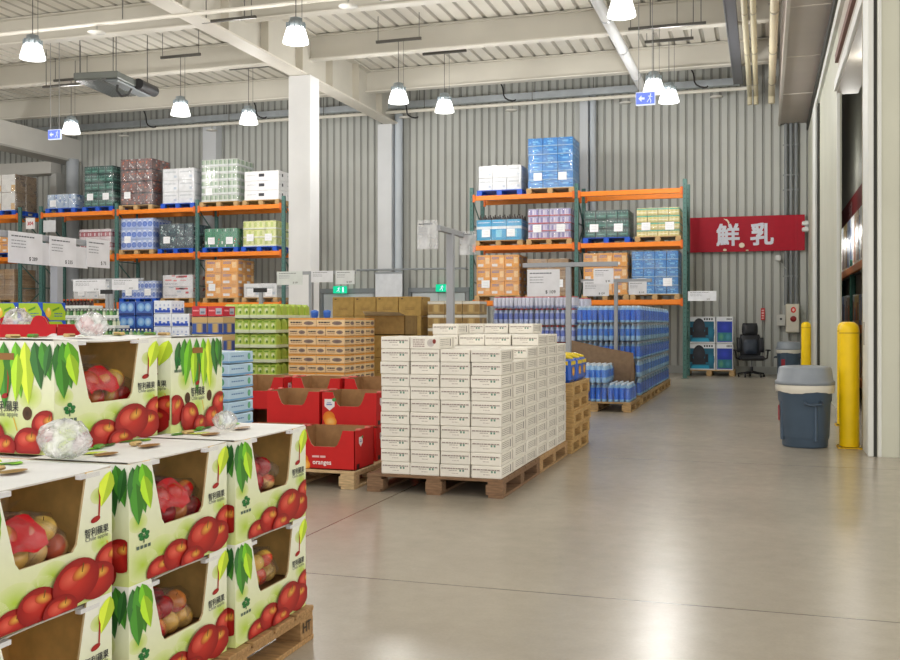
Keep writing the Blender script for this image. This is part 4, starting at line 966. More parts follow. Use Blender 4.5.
# ================================================================== RED ORANGE BINS
RED = (206, 30, 30); KR = (170, 130, 88)
def red_bin(w, d, h, v):
    m = MB(); th = .008
    def scoop(n=14, dep=.42, a=.2, b=.8):
        pts = [(0, h), (a * w - .03, h)]
        for k in range(n + 1):
            t_ = k / n; pts.append((w * (a + (b - a) * t_), h - dep * h * min(1, 1.7 * math.sin(PI * t_) ** .8)))
        return pts + [(b * w + .03, h), (w, h)]
    top = scoop()
    def wall(y, out):
        for i in range(len(top) - 1):
            (ua, va), (ub, vb) = top[i], top[i + 1]
            m.face([(-w / 2 + ua, y, 0), (-w / 2 + ub, y, 0), (-w / 2 + ub, y, vb), (-w / 2 + ua, y, va)], out, 'card')
    wall(-d / 2, RED); wall(-d / 2 + th, KR)
    for i in range(len(top) - 1):
        (ua, va), (ub, vb) = top[i], top[i + 1]; m.face([(-w / 2 + ua, -d / 2, va), (-w / 2 + ub, -d / 2, vb), (-w / 2 + ub, -d / 2 + th, vb), (-w / 2 + ua, -d / 2 + th, va)], (214, 150, 130), 'card')
    front = m; m = MB()
    m.box(-w / 2, w / 2, d / 2 - th, d / 2, 0, h, RED, 'card'); m.face([(-w / 2, d / 2 - th - .001, 0), (w / 2, d / 2 - th - .001, 0), (w / 2, d / 2 - th - .001, h), (-w / 2, d / 2 - th - .001, h)], KR, 'kraft')
    for sx in (-1, 1):
        m.box(sx * w / 2, sx * (w / 2 - th), -d / 2, d / 2, 0, h, RED, 'card'); x = sx * (w / 2 - th - .001); m.face([(x, -d / 2, 0), (x, d / 2, 0), (x, d / 2, h), (x, -d / 2, h)], KR, 'kraft')
        for k in range(2): m.box(sx * w / 2 - .02, sx * w / 2 + .02, -d / 2 + .06 + k * .2, -d / 2 + .1 + k * .2, h, h + .012, (224, 120, 110), 'card')
    m.box(-w / 2, w / 2, -d / 2, d / 2, 0, .01, KR, 'kraft'); shell = m
    m = front; f = Frame((-w / 2, -d / 2, 0), (1, 0, 0), (0, 0, 1), (0, -1, 0)); k = 2
    if v in (0, 2): m.disc(f, .13 * w, .22 * h, .06, .06, (246, 160, 50), (226, 120, 24), 2); m.disc(f, .16 * w, .1 * h, .06, .05, (250, 190, 90), (240, 150, 40), 3, clip=(0, .004, w, h)); m.disc(f, .16 * w, .1 * h, .045, .036, (252, 214, 130), (246, 176, 70), 4, clip=(0, .004, w, h))
    if v == 0: lines(m, f, w, h, .3, .52, .3, 1, (240, 190, 190), random.Random(2), .05); m.text(f, 'oranges', .46 * w, .15 * h, .055, (250, 236, 236), 2, .02)
    if v == 1: shield(m, f, .86 * w, .68 * h, .05)
    if v == 2: shield(m, f, .14 * w, .62 * h, .05)
    g = Frame((w / 2, -d / 2, 0), (0, 1, 0), (0, 0, 1), (1, 0, 0)); 
    m2 = shell; shield(m2, g, .3 * d, .7 * h, .04); m2.rect(g, .04, .01, .1, .05, (60, 20, 20))
    return front.me('front_panel'), shell.me('carton_shell')
def shield(m, f, u, v, s):
    m.poly(f, [(u - s, v + s), (u + s, v + s), (u + s, v - s * .3), (u, v - s * 1.1), (u - s, v - s * .3)], (240, 240, 242), 2); m.disc(f, u + s * .9, v + s * .9, s * .4, s * .35, (90, 170, 90), (40, 140, 70), 3, 10)
    m.rect(f, u - s * .6, v - s * .1, u + s * .5, v + s * .15, (130, 140, 190), 3); m.rect(f, u - s * .5, v + s * .3, u + s * .3, v + s * .45, (160, 166, 200), 3)
RB = {}
def put_bin(w, d, h, v, x0, y0, z, label):
    k = (w, d, h, v)
    if k not in RB: RB[k] = red_bin(*k)
    t = thing('orange_bin', label, 'fruit carton', (x0 + w / 2, y0 + d / 2, z), 0, 'red orange cartons'); link('front_panel', RB[k][0], t); link('carton_shell', RB[k][1], t)
pallet('light wooden pallet under the front red orange cartons', -4.44, -3.26, 7.64, 8.78, .15, 0, (214, 184, 140)); pallet('wooden pallet under the back red cartons by white stack', -4.62, -3.44, 9.1, 10.2, .15); pallet('wooden pallet under the back red cartons by the blue packs', -5.84, -4.66, 9.1, 10.2, .15)
put_bin(.56, .42, .335, 0, -3.83, 7.68, .15, 'red open carton lettered oranges at the pallet front corner'); put_bin(.56, .42, .335, 3, -4.42, 7.68, .15, 'red open carton beside it, partly behind the front apple boxes')
for k in range(2):
    put_bin(.53, .42, .3, 2, -3.84, 8.26, .15 + .313 * k, 'red open carton behind the lettered corner carton, %s layer' % ORD[k]); put_bin(.53, .42, .3, 3, -4.4, 8.26, .15 + .313 * k, 'red open carton behind the apple box corner, %s layer' % ORD[k])
    put_bin(.56, .46, .335, 1, -4.01, 9.14, .15 + .348 * k, 'red carton with white shield at back by white stack, %s layer' % ORD[k]); put_bin(.54, .46, .335, 3, -4.59, 9.14, .15 + .348 * k, 'red carton in the middle of the back row, %s layer' % ORD[k])
    put_bin(.56, .46, .335, 2, -5.24, 9.14, .15 + .348 * k, 'red carton in the back row by pale blue packs, %s layer' % ORD[k])
m = MB(); m.box(-3.9, -3.56, 10.04, 10.06, .16, 1.2, (214, 24, 34), 'card'); m.disc(Frame((-3.9, 10.04, 1.15), (1, 0, 0), (0, 0, 1), (0, -1, 0)), .17, .04, .14, .05, (214, 24, 34), (214, 24, 34)); tag(m.build('header_card'), 'tall narrow red header card beside the white stack', 'display card')

# ================================================================== ORANGE, GREEN AND BROWN STACKS
def c_orange(w, d, h):
    m = MB(); m.box(-w / 2, w / 2, -d / 2, d / 2, 0, h, (238, 208, 164), 'card', .006); r = random.Random(int(w * 100))
    for f, W in ((Frame((-w / 2, -d / 2, 0), (1, 0, 0), (0, 0, 1), (0, -1, 0)), w), (Frame((w / 2, -d / 2, 0), (0, 1, 0), (0, 0, 1), (1, 0, 0)), d)):
        m.rect(f, .01 * W, .82 * h, .99 * W, .98 * h, (236, 160, 60)); m.rect(f, .01 * W, .02 * h, .99 * W, .07 * h, (226, 160, 80))
        m.disc(f, .74 * W, .42 * h, .18 * W, .22 * h, (116, 100, 96), (150, 130, 118), 2, 12); lines(m, f, W, h, .08, .48, .42, 1, (80, 70, 66), r, .16); lines(m, f, W, h, .1, .5, .24, 1, (176, 120, 80), r, .07)
    return m.me('fruit_carton')
OA, OBm, OC = c_orange(.29, .375, .129), c_orange(.44, .375, .129), c_orange(.155, .375, .129)
pallet('wooden pallet under the orange brick-laid carton stack', -6.62, -5.66, 12.98, 14.2, .15)
for k in range(10):
    pat = ((OBm, .445), (OBm, .445)) if k % 2 else ((OA, .297), (OA, .297), (OA, .297))
    x = -6.59
    for i, (me_, w) in enumerate(pat):
        for j in range(3):
            if j and i < len(pat) - 1: continue
            tag(link('fruit_carton', me_, None, (x + w / 2, 13.01 + .385 * (j + .5), .15 + .131 * k)), 'orange and cream carton, %s layer, %s across, %s row back' % (ORD[k], ORD[i], ORD[j]), 'carton', 'orange cream cartons')
        x += w
for x, lb in ((-6.28, 'small blue round tub on the orange stack, near one edge'), (-6.08, 'small blue round tub on the orange stack, nearer the open box')):
    t = thing('round_tub', lb, 'tub', (x, 13.25, 1.46), 0, 'blue tubs'); m = MB(); m.lathe([(0, 0), (.045, 0), (.055, .04), (.055, .08)], (0, 0, 0), 14, (46, 100, 200), 'gloss'); m.build('tub_body', t); m = MB(); m.lathe([(.058, .078), (.058, .1), (.03, .115), (0, .118)], (0, 0, 0), 14, (60, 116, 214), 'gloss'); m.build('lid', t)
def green_tray(w, d, h):
    m = MB(); m.box(-w / 2, w / 2, -d / 2, d / 2, 0, h * .22, (222, 232, 200), 'card', .004)
    n = 4
    for i in range(n):
        for j in range(2):
            x = -w / 2 + w * (i + .5) / n; y = -d / 2 + d * (j + .5) / 2; pw = w / n * .47; c = (188, 214, 92) if i % 2 else (206, 226, 120)
            m.mesh([(x - pw, y - d * .2, h * .1), (x + pw, y - d * .2, h * .1), (x + pw, y + d * .2, h * .1), (x - pw, y + d * .2, h * .1), (x - pw, y - d * .18, h * .8), (x + pw, y - d * .18, h * .8), (x + pw, y + d * .18, h * .8), (x - pw, y + d * .18, h * .8), (x - pw * .8, y - .01, h * .97), (x + pw * .8, y - .01, h * .97), (x + pw * .8, y + .01, h * .97), (x - pw * .8, y + .01, h * .97)],
                   [(0, 1, 5, 4), (1, 2, 6, 5), (2, 3, 7, 6), (3, 0, 4, 7), (4, 5, 9, 8), (5, 6, 10, 9), (6, 7, 11, 10), (7, 4, 8, 11), (8, 9, 10, 11)], c, 'gloss')
            if j == 0:
                f = Frame((x - pw, y - d * .2, h * .1), (1, 0, 0), (0, 0, 1), (0, -1, 0)); m.disc(f, pw, h * .42, pw * .6, h * .16, (240, 246, 214), (222, 234, 160), 4, 12); m.disc(f, pw * 1.2, h * .3, pw * .35, h * .12, (90, 140, 50), (130, 170, 60), 5, 10); m.rect(f, pw * .3, h * .62, pw * 1.7, h * .7, (120, 168, 50), 4)
    return m.me('pouch_tray')
GT = green_tray(.43, .38, .216)
pallet('wooden pallet under the green pouch trays', -7.7, -6.76, 13.0, 14.2, .15)
for k in range(7):
    for i in range(2):
        for j in range(3):
            if j and i == 0: continue
            tag(link('pouch_tray', GT, None, (-7.67 + .44 * (i + .5), 13.02 + .385 * (j + .5), .15 + .218 * k)), 'tray of yellow-green pouches, %s layer, %s across, %s row back' % (ORD[k], ORD[i], ORD[j]), 'pouch tray', 'green pouch trays')
def c_kraft(w, d, h, tape):
    m = MB(); col = (178, 146, 84) if not tape else (178, 152, 104); m.box(-w / 2, w / 2, -d / 2, d / 2, 0, h, col, 'kraft', .008); r = random.Random(3)
    for f, W in ((Frame((-w / 2, -d / 2, 0), (1, 0, 0), (0, 0, 1), (0, -1, 0)), w), (Frame((w / 2, -d / 2, 0), (0, 1, 0), (0, 0, 1), (1, 0, 0)), d)):
        if tape: m.rect(f, 0, .78 * h, W, .98 * h, (222, 220, 210)); columns_(m, f, W, h, 3, [(150, 120, 70), (196, 168, 110)], .2, .7)
        else: m.rect(f, .1 * W, .86 * h, .2 * W, .92 * h, (90, 66, 40)); lines(m, f, W, h, .3, .7, .4, 2, (136, 104, 56), r)
    return m.me('kraft_carton')
K1, K2 = c_kraft(.405, .5, .335, 0), c_kraft(.3, .45, .225, 1)
pallet('wooden pallet under the kraft cartons behind the orange stack', -7.28, -5.58, 15.98, 17.0, .15); pallet('wooden pallet under the white-banded brown cartons', -5.5, -4.55, 15.98, 16.95, .15)
for k in range(5):
    for i in range(4): tag(link('kraft_carton', K1, None, (-7.25 + .415 * (i + .5), 16.26, .15 + .338 * k)), 'plain kraft carton behind the orange stack, %s layer, %s across' % (ORD[k], ORD[i]), 'carton', 'plain kraft cartons')
for k in range(7):
    for i in range(3): tag(link('banded_carton', K2, None, (-5.48 + .31 * (i + .5), 16.25, .15 + .23 * k)), 'brown carton with white band behind the T signpost, %s layer, %s across' % (ORD[k], ORD[i]), 'carton', 'white-banded cartons')
pallet('wooden pallet under the open brown box stack', -6.0, -5.2, 14.3, 15.0, .15)
K3 = c_kraft(.66, .56, .345, 0)
for k in range(3): tag(link('kraft_carton', K3, None, (-5.6, 14.62, .15 + .35 * k)), 'wide kraft carton under the open brown box, %s layer' % ORD[k], 'carton', 'wide kraft cartons')
t = thing('open_box', 'open brown box with pale flap on top behind the white stack', 'box', (-5.6, 14.62, 1.2)); m = MB(); BR = (150, 120, 70)
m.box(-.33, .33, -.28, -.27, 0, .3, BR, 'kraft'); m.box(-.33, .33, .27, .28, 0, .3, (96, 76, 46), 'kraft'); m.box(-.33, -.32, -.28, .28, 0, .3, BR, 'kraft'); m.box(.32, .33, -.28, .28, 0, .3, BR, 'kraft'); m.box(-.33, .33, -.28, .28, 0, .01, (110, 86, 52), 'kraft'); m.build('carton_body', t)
m = MB(); m.face([(-.33, -.28, .3), (.33, -.28, .3), (.3, -.46, .34), (-.3, -.46, .36)], (206, 196, 176), 'card'); m.face([(-.33, -.275, .303), (.33, -.275, .303), (.3, -.46, .345), (-.3, -.46, .365)], (214, 204, 186), 'card'); m.build('flap', t)

# ================================================================== GROCERY STACKS BEHIND THE APPLE BOXES
def printed(name, w, d, h, base, fn, mat='gloss', ch=.006):
    m = MB(); m.box(-w / 2, w / 2, -d / 2, d / 2, 0, h, base, mat, ch)
    fn(m, Frame((-w / 2, -d / 2, 0), (1, 0, 0), (0, 0, 1), (0, -1, 0)), w, h, random.Random(2)); fn(m, Frame((w / 2, -d / 2, 0), (0, 1, 0), (0, 0, 1), (1, 0, 0)), d, h, random.Random(3))
    return m.me(name)
def stack(name, mesh, x0, y0, w, d, h, nx, nz, lb, cat, grp, ny=1, step=None, z0=.15):
    for k in range(nz):
        for i in range(nx):
            for j in range(ny):
                if step and k >= step[i]: continue
                tag(link(name, mesh, None, (x0 + w * (i + .5) + q.uniform(-.004, .004), y0 + d * (j + .5), z0 + h * k)), lb % ((ORD[k], ORD[i]) if ny == 1 else (ORD[k], ORD[i], ORD[j])), cat, grp)
# green and white drink trays (real bottles under a tray lip)
def drink_tray(w, d, h, cols, cap):
    m = MB(); m.box(-w / 2, w / 2, -d / 2, d / 2, 0, h * .3, (226, 230, 228), 'card', .004)
    for i in range(8):
        for j in range(2): m.lathe([(.02, .01, cols[i % len(cols)]), (.023, h * .6, cols[i % len(cols)]), (.01, h * .8, cols[i % len(cols)]), (.011, h * .8, cap), (.011, h * .96, cap), (0, h * .96, cap)], (-w / 2 + .03 + i * (w - .06) / 7, -d / 2 + .03 + j * .08, 0), 8, (100, 150, 90), 'gloss')
    return m.me('drink_tray')
DT = drink_tray(.44, .3, .128, [(96, 150, 84), (150, 190, 120), (60, 120, 70), (210, 220, 190)], (230, 236, 230)); DT2 = drink_tray(.44, .3, .128, [(50, 34, 32), (70, 40, 36)], (226, 90, 40))
pallet('wooden pallet under the green and white drink trays', -9.42, -8.02, 11, 12, .15)
stack('drink_tray', DT, -9.4, 11.02, .46, .32, .13, 3, 11, 'tray of small green and white bottles, %s layer, %s across', 'drink tray', 'green drink trays')
pallet('wooden pallet under the nearer drink trays', -8.66, -7.2, 10.4, 11, .15)
stack('drink_tray', DT, -8.62, 10.5, .46, .32, .13, 3, 10, 'tray of green and white bottles in the nearer stack, %s layer, %s across', 'drink tray', 'green drink trays', step=(10, 10, 9))
tag(link('drink_tray', DT2, None, (-8.72, 11.18, 1.58)), 'tray of dark bottles with orange caps on top of green trays', 'drink tray')
def F_bluepack(m, f, w, h, r): m.disc(f, .3 * w, .6 * h, .22 * w, .3 * h, (170, 206, 236), (90, 150, 214), 1); m.disc(f, .72 * w, .6 * h, .2 * w, .3 * h, (190, 216, 240), (100, 158, 218), 1); m.rect(f, .04 * w, .04 * h, .96 * w, .2 * h, (16, 40, 110), 2)
BP = printed('blue_pack', .25, .3, .185, (44, 92, 178), F_bluepack); pallet('wooden pallet under the blue and the white-blue packs', -8.01, -6.95, 11, 12, .15)
stack('blue_pack', BP, -8.03, 11.02, .26, .3, .19, 2, 8, 'blue pack with pale round prints, %s layer, %s across', 'pack', 'blue packs')
def F_wb(m, f, w, h, r):
    for i in range(4): m.rect(f, (.05 + .235 * i) * w, .24 * h, (.2 + .235 * i) * w, (.34 + .1 * (i % 2)) * h, (70, 110, 206), 1); m.disc(f, (.13 + .235 * i) * w, .64 * h, .05 * w, .1 * h, (170, 186, 220), (200, 210, 232), 2, 10)
    m.rect(f, .06 * w, .06 * h, .94 * w, .26 * h, (36, 76, 184), 2)
WBP = printed('milk_carton_pack', .26, .3, .165, (232, 238, 248), F_wb)
stack('milk_carton_pack', WBP, -7.5, 11.02, .265, .3, .17, 2, 9, 'white and blue milk pack beside the red-topped packs, %s layer, %s across', 'milk pack', 'white blue milk packs', step=(9, 8))
def F_jar(m, f, w, h, r): columns_(m, f, w, h, 3, [(56, 90, 170), (200, 170, 110), (40, 60, 130)], .08, .6); m.rect(f, 0, .66 * h, w, .98 * h, (206, 176, 120), 1); m.rect(f, 0, 0, w, .08 * h, (30, 80, 180), 2)
def F_red(m, f, w, h, r): m.rect(f, .52 * w, .2 * h, .9 * w, .8 * h, (186, 190, 204), 1); lines(m, f, w, h, .08, .45, .5, 1, (250, 170, 176), r, .14); m.rect(f, .58 * w, .3 * h, .84 * w, .5 * h, (120, 130, 150), 2)
JR = printed('jar_tray', .222, .3, .215, (150, 140, 130), F_jar); RP = printed('red_pack', .222, .3, .13, (206, 24, 46), F_red)
pallet('wooden pallet under the red-topped jar trays', -6.94, -6.3, 11, 12, .15)
stack('jar_tray', JR, -6.94, 11.02, .23, .3, .22, 2, 6, 'tray of brown and blue jars under red packs, %s layer, %s across', 'jar tray', 'jar trays')
for i, lb in enumerate(('red pack with silver window on the jar trays, beside white-blue milk', 'red pack with silver window on the jar trays, beside green pouches')): tag(link('red_pack', RP, None, (-6.825 + .23 * i, 11.17, 1.47)), lb, 'pack', 'red packs')
# lemon cartons
def F_lemon(m, f, w, h, r):
    m.poly(f, [(.3 * w, .02 * h), (.98 * w, .02 * h), (.98 * w, .5 * h), (.8 * w, .96 * h), (.02 * w, .96 * h), (.02 * w, .6 * h)], (170, 204, 40), 1); m.disc(f, .24 * w, .42 * h, .12 * w, .26 * h, (250, 214, 90), (240, 180, 50), 3); m.disc(f, .26 * w, .6 * h, .06 * w, .12 * h, (252, 240, 170), (250, 220, 100), 4, 10)
    m.poly(f, [(.42 * w, .6 * h), (.72 * w, .78 * h), (.72 * w, .66 * h), (.42 * w, .48 * h)], (90, 150, 30), 2); lines(m, f, w, h, .5, .85, .35, 2, (70, 120, 150), r, .06, .14)
LM = printed('lemon_carton', .25, .3, .155, (20, 84, 196), F_lemon, 'card'); pallet('wooden pallet under the lemon print cartons', -7.2, -5.84, 7.0, 8.0, .15)
stack('lemon_carton', LM, -7.16, 7.02, .256, .31, .158, 5, 9, 'blue and lime carton with lemon print, %s layer, %s across', 'carton', 'lemon print cartons')
for i in range(2): tag(link('lemon_carton', LM, None, (-7.03 + .256 * i, 7.18, .15 + .158 * 9)), 'blue and lime lemon carton raised on the stack top, %s' % ('photo edge', 'inner one')[i], 'carton', 'lemon print cartons')
# pale blue packs
def F_pb(m, f, w, h, r): m.rect(f, 0, .05 * h, w, .2 * h, (110, 160, 206)); m.disc(f, .82 * w, .55 * h, .06 * w, .3 * h, (120, 190, 140), (70, 150, 120), 2, 10); lines(m, f, w, h, .1, .6, .55, 1, (90, 130, 180), r, .1)
PB_ = printed('pale_blue_pack', .3, .34, .08, (178, 208, 230), F_pb); pallet('wooden pallet under the pale blue packs', -4.14, -3.5, 6.0, 6.8, .15)
for i in range(2):
    for k in range(12): tag(link('pale_blue_pack', PB_, None, (-3.97 + .305 * i, 6.22, .15 + .0875 * k)), 'pale blue flat pack behind the apple boxes, %s layer, %s across' % (ORD[k], ORD[i]), 'pack', 'pale blue packs')
# red scalloped display trays
def red_tray():
    m = MB(); w, d, h = .56, .4, .25; n = 28; top = []
    for k in range(n + 1):
        t_ = k / n; b = .0
        for c_ in (.22, .78): b = max(b, .05 * max(0, 1 - ((t_ - c_) / .1) ** 2) ** .5)
        top.append((w * t_, h - .045 + b))
    for y, c in ((-d / 2, (196, 10, 28)), (-d / 2 + .006, (200, 170, 140)), (d / 2, (196, 10, 28))):
        for i in range(n): m.face([(-w / 2 + top[i][0], y, 0), (-w / 2 + top[i + 1][0], y, 0), (-w / 2 + top[i + 1][0], y, top[i + 1][1]), (-w / 2 + top[i][0], y, top[i][1])], c, 'card')
    for sx in (-1, 1): m.box(sx * w / 2, sx * (w / 2 - .006), -d / 2, d / 2, 0, h - .06, (186, 10, 26), 'card')
    m.box(-w / 2, w / 2, -d / 2, d / 2, 0, .008, (190, 160, 130), 'card')
    f = Frame((-w / 2, -d / 2, 0), (1, 0, 0), (0, 0, 1), (0, -1, 0)); m.disc(f, .07, .12, .09, .05, (240, 236, 236), (232, 226, 228), 2, 16, .5, (0.002, .01, w, h)); m.disc(f, .54, .12, .05, .035, (240, 236, 236), (232, 226, 228), 2, 16, 0, (0, .01, w - .002, h))
    g = Frame((w / 2, -d / 2, 0), (0, 1, 0), (0, 0, 1), (1, 0, 0)); m.disc(g, .2, .1, .14, .05, (240, 236, 236), (232, 226, 228), 2, 16, .3, (.002, .01, d, h))
    return m.me('display_tray')
RT = red_tray(); pallet('wooden pallet under the red scalloped display trays', -4.88, -3.68, 4.52, 5.2, .15)
for k in range(5):
    for i in range(2): tag(link('display_tray', RT, None, (-4.58 + .58 * i, 4.76, .15 + .258 * k)), 'red scalloped display tray behind the apple boxes, %s layer, %s across' % (ORD[k], ORD[i]), 'display tray', 'red scalloped trays')

# ================================================================== APPLE BOXES
BL, BD, BH = .61, .40, .395
CT, CB = (242, 243, 236), (214, 226, 142); KRI = (246, 206, 128); KRD = (200, 156, 90)  # inner kraft paled: light painted into the colour where the lid blocks it
LEAF = [(62, 126, 40), (100, 168, 36), (156, 196, 44), (46, 98, 44), (184, 212, 56)]
def gradp(m, f, uv, k=0):
    def c(v): a = min(1, max(0, v / BH)); return tuple(int(CB[i] + (CT[i] - CB[i]) * min(1, a * 1.35)) for i in range(3))
    m.face([f.p(u, v, k) for u, v in uv], [c(v) for u, v in uv], 'print')
def blot(m, f, u, v, r_, W, k=1): m.disc(f, u, v, r_, r_ * .9, (180, 210, 64), (222, 231, 172), k, 20, 0, (.002, .002, W - .002, BH - .002))
def apple_print(m, f, u, v, r_, W, k, rot=0.0):
    cl = (.002, .003, W - .002, BH - .004)
    m.disc(f, u, v, r_, r_ * .92, (206, 52, 40), (142, 18, 20), k, 24, rot, cl); m.disc(f, u - r_ * .25, v + r_ * .22, r_ * .5, r_ * .42, (228, 104, 84), (192, 44, 36), k + 1, 18, rot, cl)
    if r_ > .045:
        cu, cv = u + r_ * .22 * math.cos(rot), v + r_ * .32; m.disc(f, cu, cv, r_ * .42, r_ * .27, (232, 184, 78), (188, 58, 34), k + 2, 14, rot, cl); 
        if cv + r_ * .3 < BH and cu + r_ * .1 < W: m.poly(f, [(cu, cv), (cu + r_ * .04, cv), (cu + r_ * .12, min(BH - .01, cv + r_ * .36)), (cu + r_ * .06, min(BH - .01, cv + r_ * .38))], (110, 80, 30), k + 3)
def title(m, f, u, v, s=1.0):
    m.text(f, '智利蘋果', u, v, .04 * s, (52, 56, 60), 4, .012, .105 * s); m.text(f, 'Chile apple', u, v - .03 * s, .024 * s, (90, 96, 100), 4, 0, .1 * s)
    m.poly(f, [(u + .004, v + .035), (u + .009, v + .035), (u + .012, v + .1), (u + .004, v + .13), (u + .007, v + .1)], (170, 40, 34), 4); m.disc(f, u - .004, v + .036, .016, .009, (180, 40, 34), (150, 24, 26), 4, 12, .3)
    m.poly(f, [(u + .03, v - .04), (u + .034, v - .04), (u + .05, v - .085), (u + .045, v - .085)], (226, 186, 60), 4)
def emblem(m, f, u, v):
    for a, b in ((0, .026), (-.012, .014), (.012, .016), (-.008, .002), (.01, .003)): m.disc(f, u + a, v + b, .009, .008, (44, 130, 60), (30, 110, 50), 4, 10)
    m.rect(f, u - .002, v - .014, u + .002, v + .014, (60, 90, 50), 4)
    for k in range(4): m.rect(f, u - .027 + k * .014, v - .032, u - .017 + k * .014, v - .021, (90, 110, 96), 4)
def front_panel_mesh():
    m = MB(); L, h = BL, BH; b0 = .42 * h; f = Frame((-L / 2, -BD / 2, 0), (1, 0, 0), (0, 0, 1), (0, -1, 0)); g = Frame((-L / 2, -BD / 2 + .007, 0), (1, 0, 0), (0, 0, 1), (0, 1, 0))
    tl, bl, br, tr = .2 * L, .3 * L, .72 * L, .8 * L; c = .02
    left = [(0, b0), (bl + c * .9, b0), (bl + .002, b0 + c), (tl, h), (0, h)]; right = [(L, b0), (L, h), (tr, h), (br + .004, b0 + c), (br - c * .8, b0)]; bot = [(0, 0), (L, 0), (L, b0), (0, b0)]
    for P in (left, right, bot):
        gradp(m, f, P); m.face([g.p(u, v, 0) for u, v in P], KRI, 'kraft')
    edge = [(tl, h), (bl + .002, b0 + c), (bl + c * .9, b0), (br - c * .8, b0), (br + .004, b0 + c), (tr, h)]
    for i in range(5):
        a, b = edge[i], edge[i + 1]; m.face([f.p(*a, 0), f.p(*b, 0), g.p(*b, 0), g.p(*a, 0)], (206, 182, 140), 'kraft')
    lk = 2.0; f = Frame((-L / 2, -BD / 2, 0), (1.5, 0, 0), (0, 0, 1), (0, -1, 0)); L = L / 1.5
    for u, v, r_ in ((.08 * L, .5 * h, .035), (.3 * L, .2 * h, .06), (.92 * L, .42 * h, .035), (.12 * L, .14 * h, .06), (.55 * L, .3 * h, .045), (.47 * L, .24 * h, .04), (.9 * L, .8 * h, .03)): blot(m, f, u, v, r_, L)
    for (u, v, ln, wd, a, ci) in ((.012, .385, .15, .014, -1.52, 3), (.028, .39, .17, .018, -1.38, 0), (.046, .39, .13, .016, -1.3, 1), (.024, .33, .14, .016, -1.5, 0), (.052, .35, .12, .014, -1.35, 2), (.6 / 1.5, .385, .11, .016, -1.85, 4)):
        lk += .3; m.leaf(f, u, v, ln, wd * 1.6, a, LEAF[ci], lk)
    emblem(m, f, .13 * L, .36 * h); title(m, f, .875 * L, .53 * h, .72)
    for k, (u, v, r_, ro) in enumerate(((.985 * L, .28 * h, .055, .6), (.27 * L, .05 * h, .05, .2), (.44 * L, .12 * h, .058, -.3), (.86 * L, .15 * h, .06, .1), (.7 * L, .2 * h, .072, .5), (.58 * L, .03 * h, .05, 0))):
        apple_print(m, f, u, v, r_, L, 7 + 4 * k, ro)
    return m.me('front_panel')
def end_panel_mesh(sx):
    m = MB(); W, h = BD, BH; x = sx * BL / 2
    f = Frame((x, -BD / 2, 0), (0, 1, 0), (0, 0, 1), (1, 0, 0)) if sx > 0 else Frame((x, BD / 2, 0), (0, -1, 0), (0, 0, 1), (-1, 0, 0)); g = Frame((x - sx * .007, -BD / 2, 0), (0, 1, 0), (0, 0, 1), (-sx, 0, 0))
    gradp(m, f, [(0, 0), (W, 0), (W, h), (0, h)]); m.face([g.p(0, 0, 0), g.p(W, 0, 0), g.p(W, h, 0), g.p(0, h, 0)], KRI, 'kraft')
    for u, v, r_ in ((.1, .22, .05), (.3, .2, .05), (.2, .1, .06), (.34, .1, .04), (.06, .08, .05)): blot(m, f, u, v, r_, W)
    lk = 2.0
    for (u, v, ln, wd, a, ci) in ((.06, .38, .13, .02, -1.75, 3), (.1, .392, .16, .024, -1.65, 0), (.14, .392, .2, .026, -1.75, 1), (.19, .392, .24, .028, -1.55, 0), (.24, .392, .2, .026, -1.45, 1), (.28, .392, .22, .026, -1.5, 4), (.32, .392, .17, .024, -1.4, 3), (.35, .392, .14, .022, -1.3, 0), (.385, .385, .12, .014, -1.75, 3), (.17, .36, .17, .02, -1.6, 2), (.25, .35, .17, .02, -1.62, 2)):
        lk += .3; m.leaf(f, u, v, ln, wd * 1.25, a, LEAF[ci], lk)
    m.rect(f, W / 2 - .045, .83 * h, W / 2 + .035, .89 * h, (150, 104, 54), 7)
    title(m, f, W / 2, .42 * h)
    for u in (.12, .29): m.disc(f, u, .36 * h, .02, .024, (56, 36, 22), (90, 60, 34), 4, 16)
    emblem(m, f, .05, .72 * h)
    for k, (u, v, r_, ro) in enumerate(((.03, .1, .065, .6), (.37, .1, .06, .2), (.13, .06, .07, -.3), (.3, .04, .06, .1), (.2, .02, .05, .5))): apple_print(m, f, u, v, r_, W, 7 + 4 * k, ro)
    return m.me('end_panel')
def back_panel_mesh():
    m = MB(); L, h = BL, BH; y = BD / 2; a, b, c, d = .42 * L, .58 * L, .72 * h, .82 * h
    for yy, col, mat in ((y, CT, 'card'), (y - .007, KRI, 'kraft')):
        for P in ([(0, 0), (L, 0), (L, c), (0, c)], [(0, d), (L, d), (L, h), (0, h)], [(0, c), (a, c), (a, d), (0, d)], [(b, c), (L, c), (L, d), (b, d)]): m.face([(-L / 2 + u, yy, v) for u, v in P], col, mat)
    for (p, q_) in (((a, c), (b, c)), ((b, c), (b, d)), ((b, d), (a, d)), ((a, d), (a, c))): m.face([(-L / 2 + p[0], y, p[1]), (-L / 2 + q_[0], y, q_[1]), (-L / 2 + q_[0], y - .007, q_[1]), (-L / 2 + p[0], y - .007, p[1])], (200, 170, 120), 'kraft')
    return m.me('back_panel')
def bottom_mesh():
    m = MB(); m.box(-BL / 2 + .008, BL / 2 - .008, -BD / 2 + .008, BD / 2 - .008, .001, .008, KRD, 'kraft'); return m.me('bottom_panel')
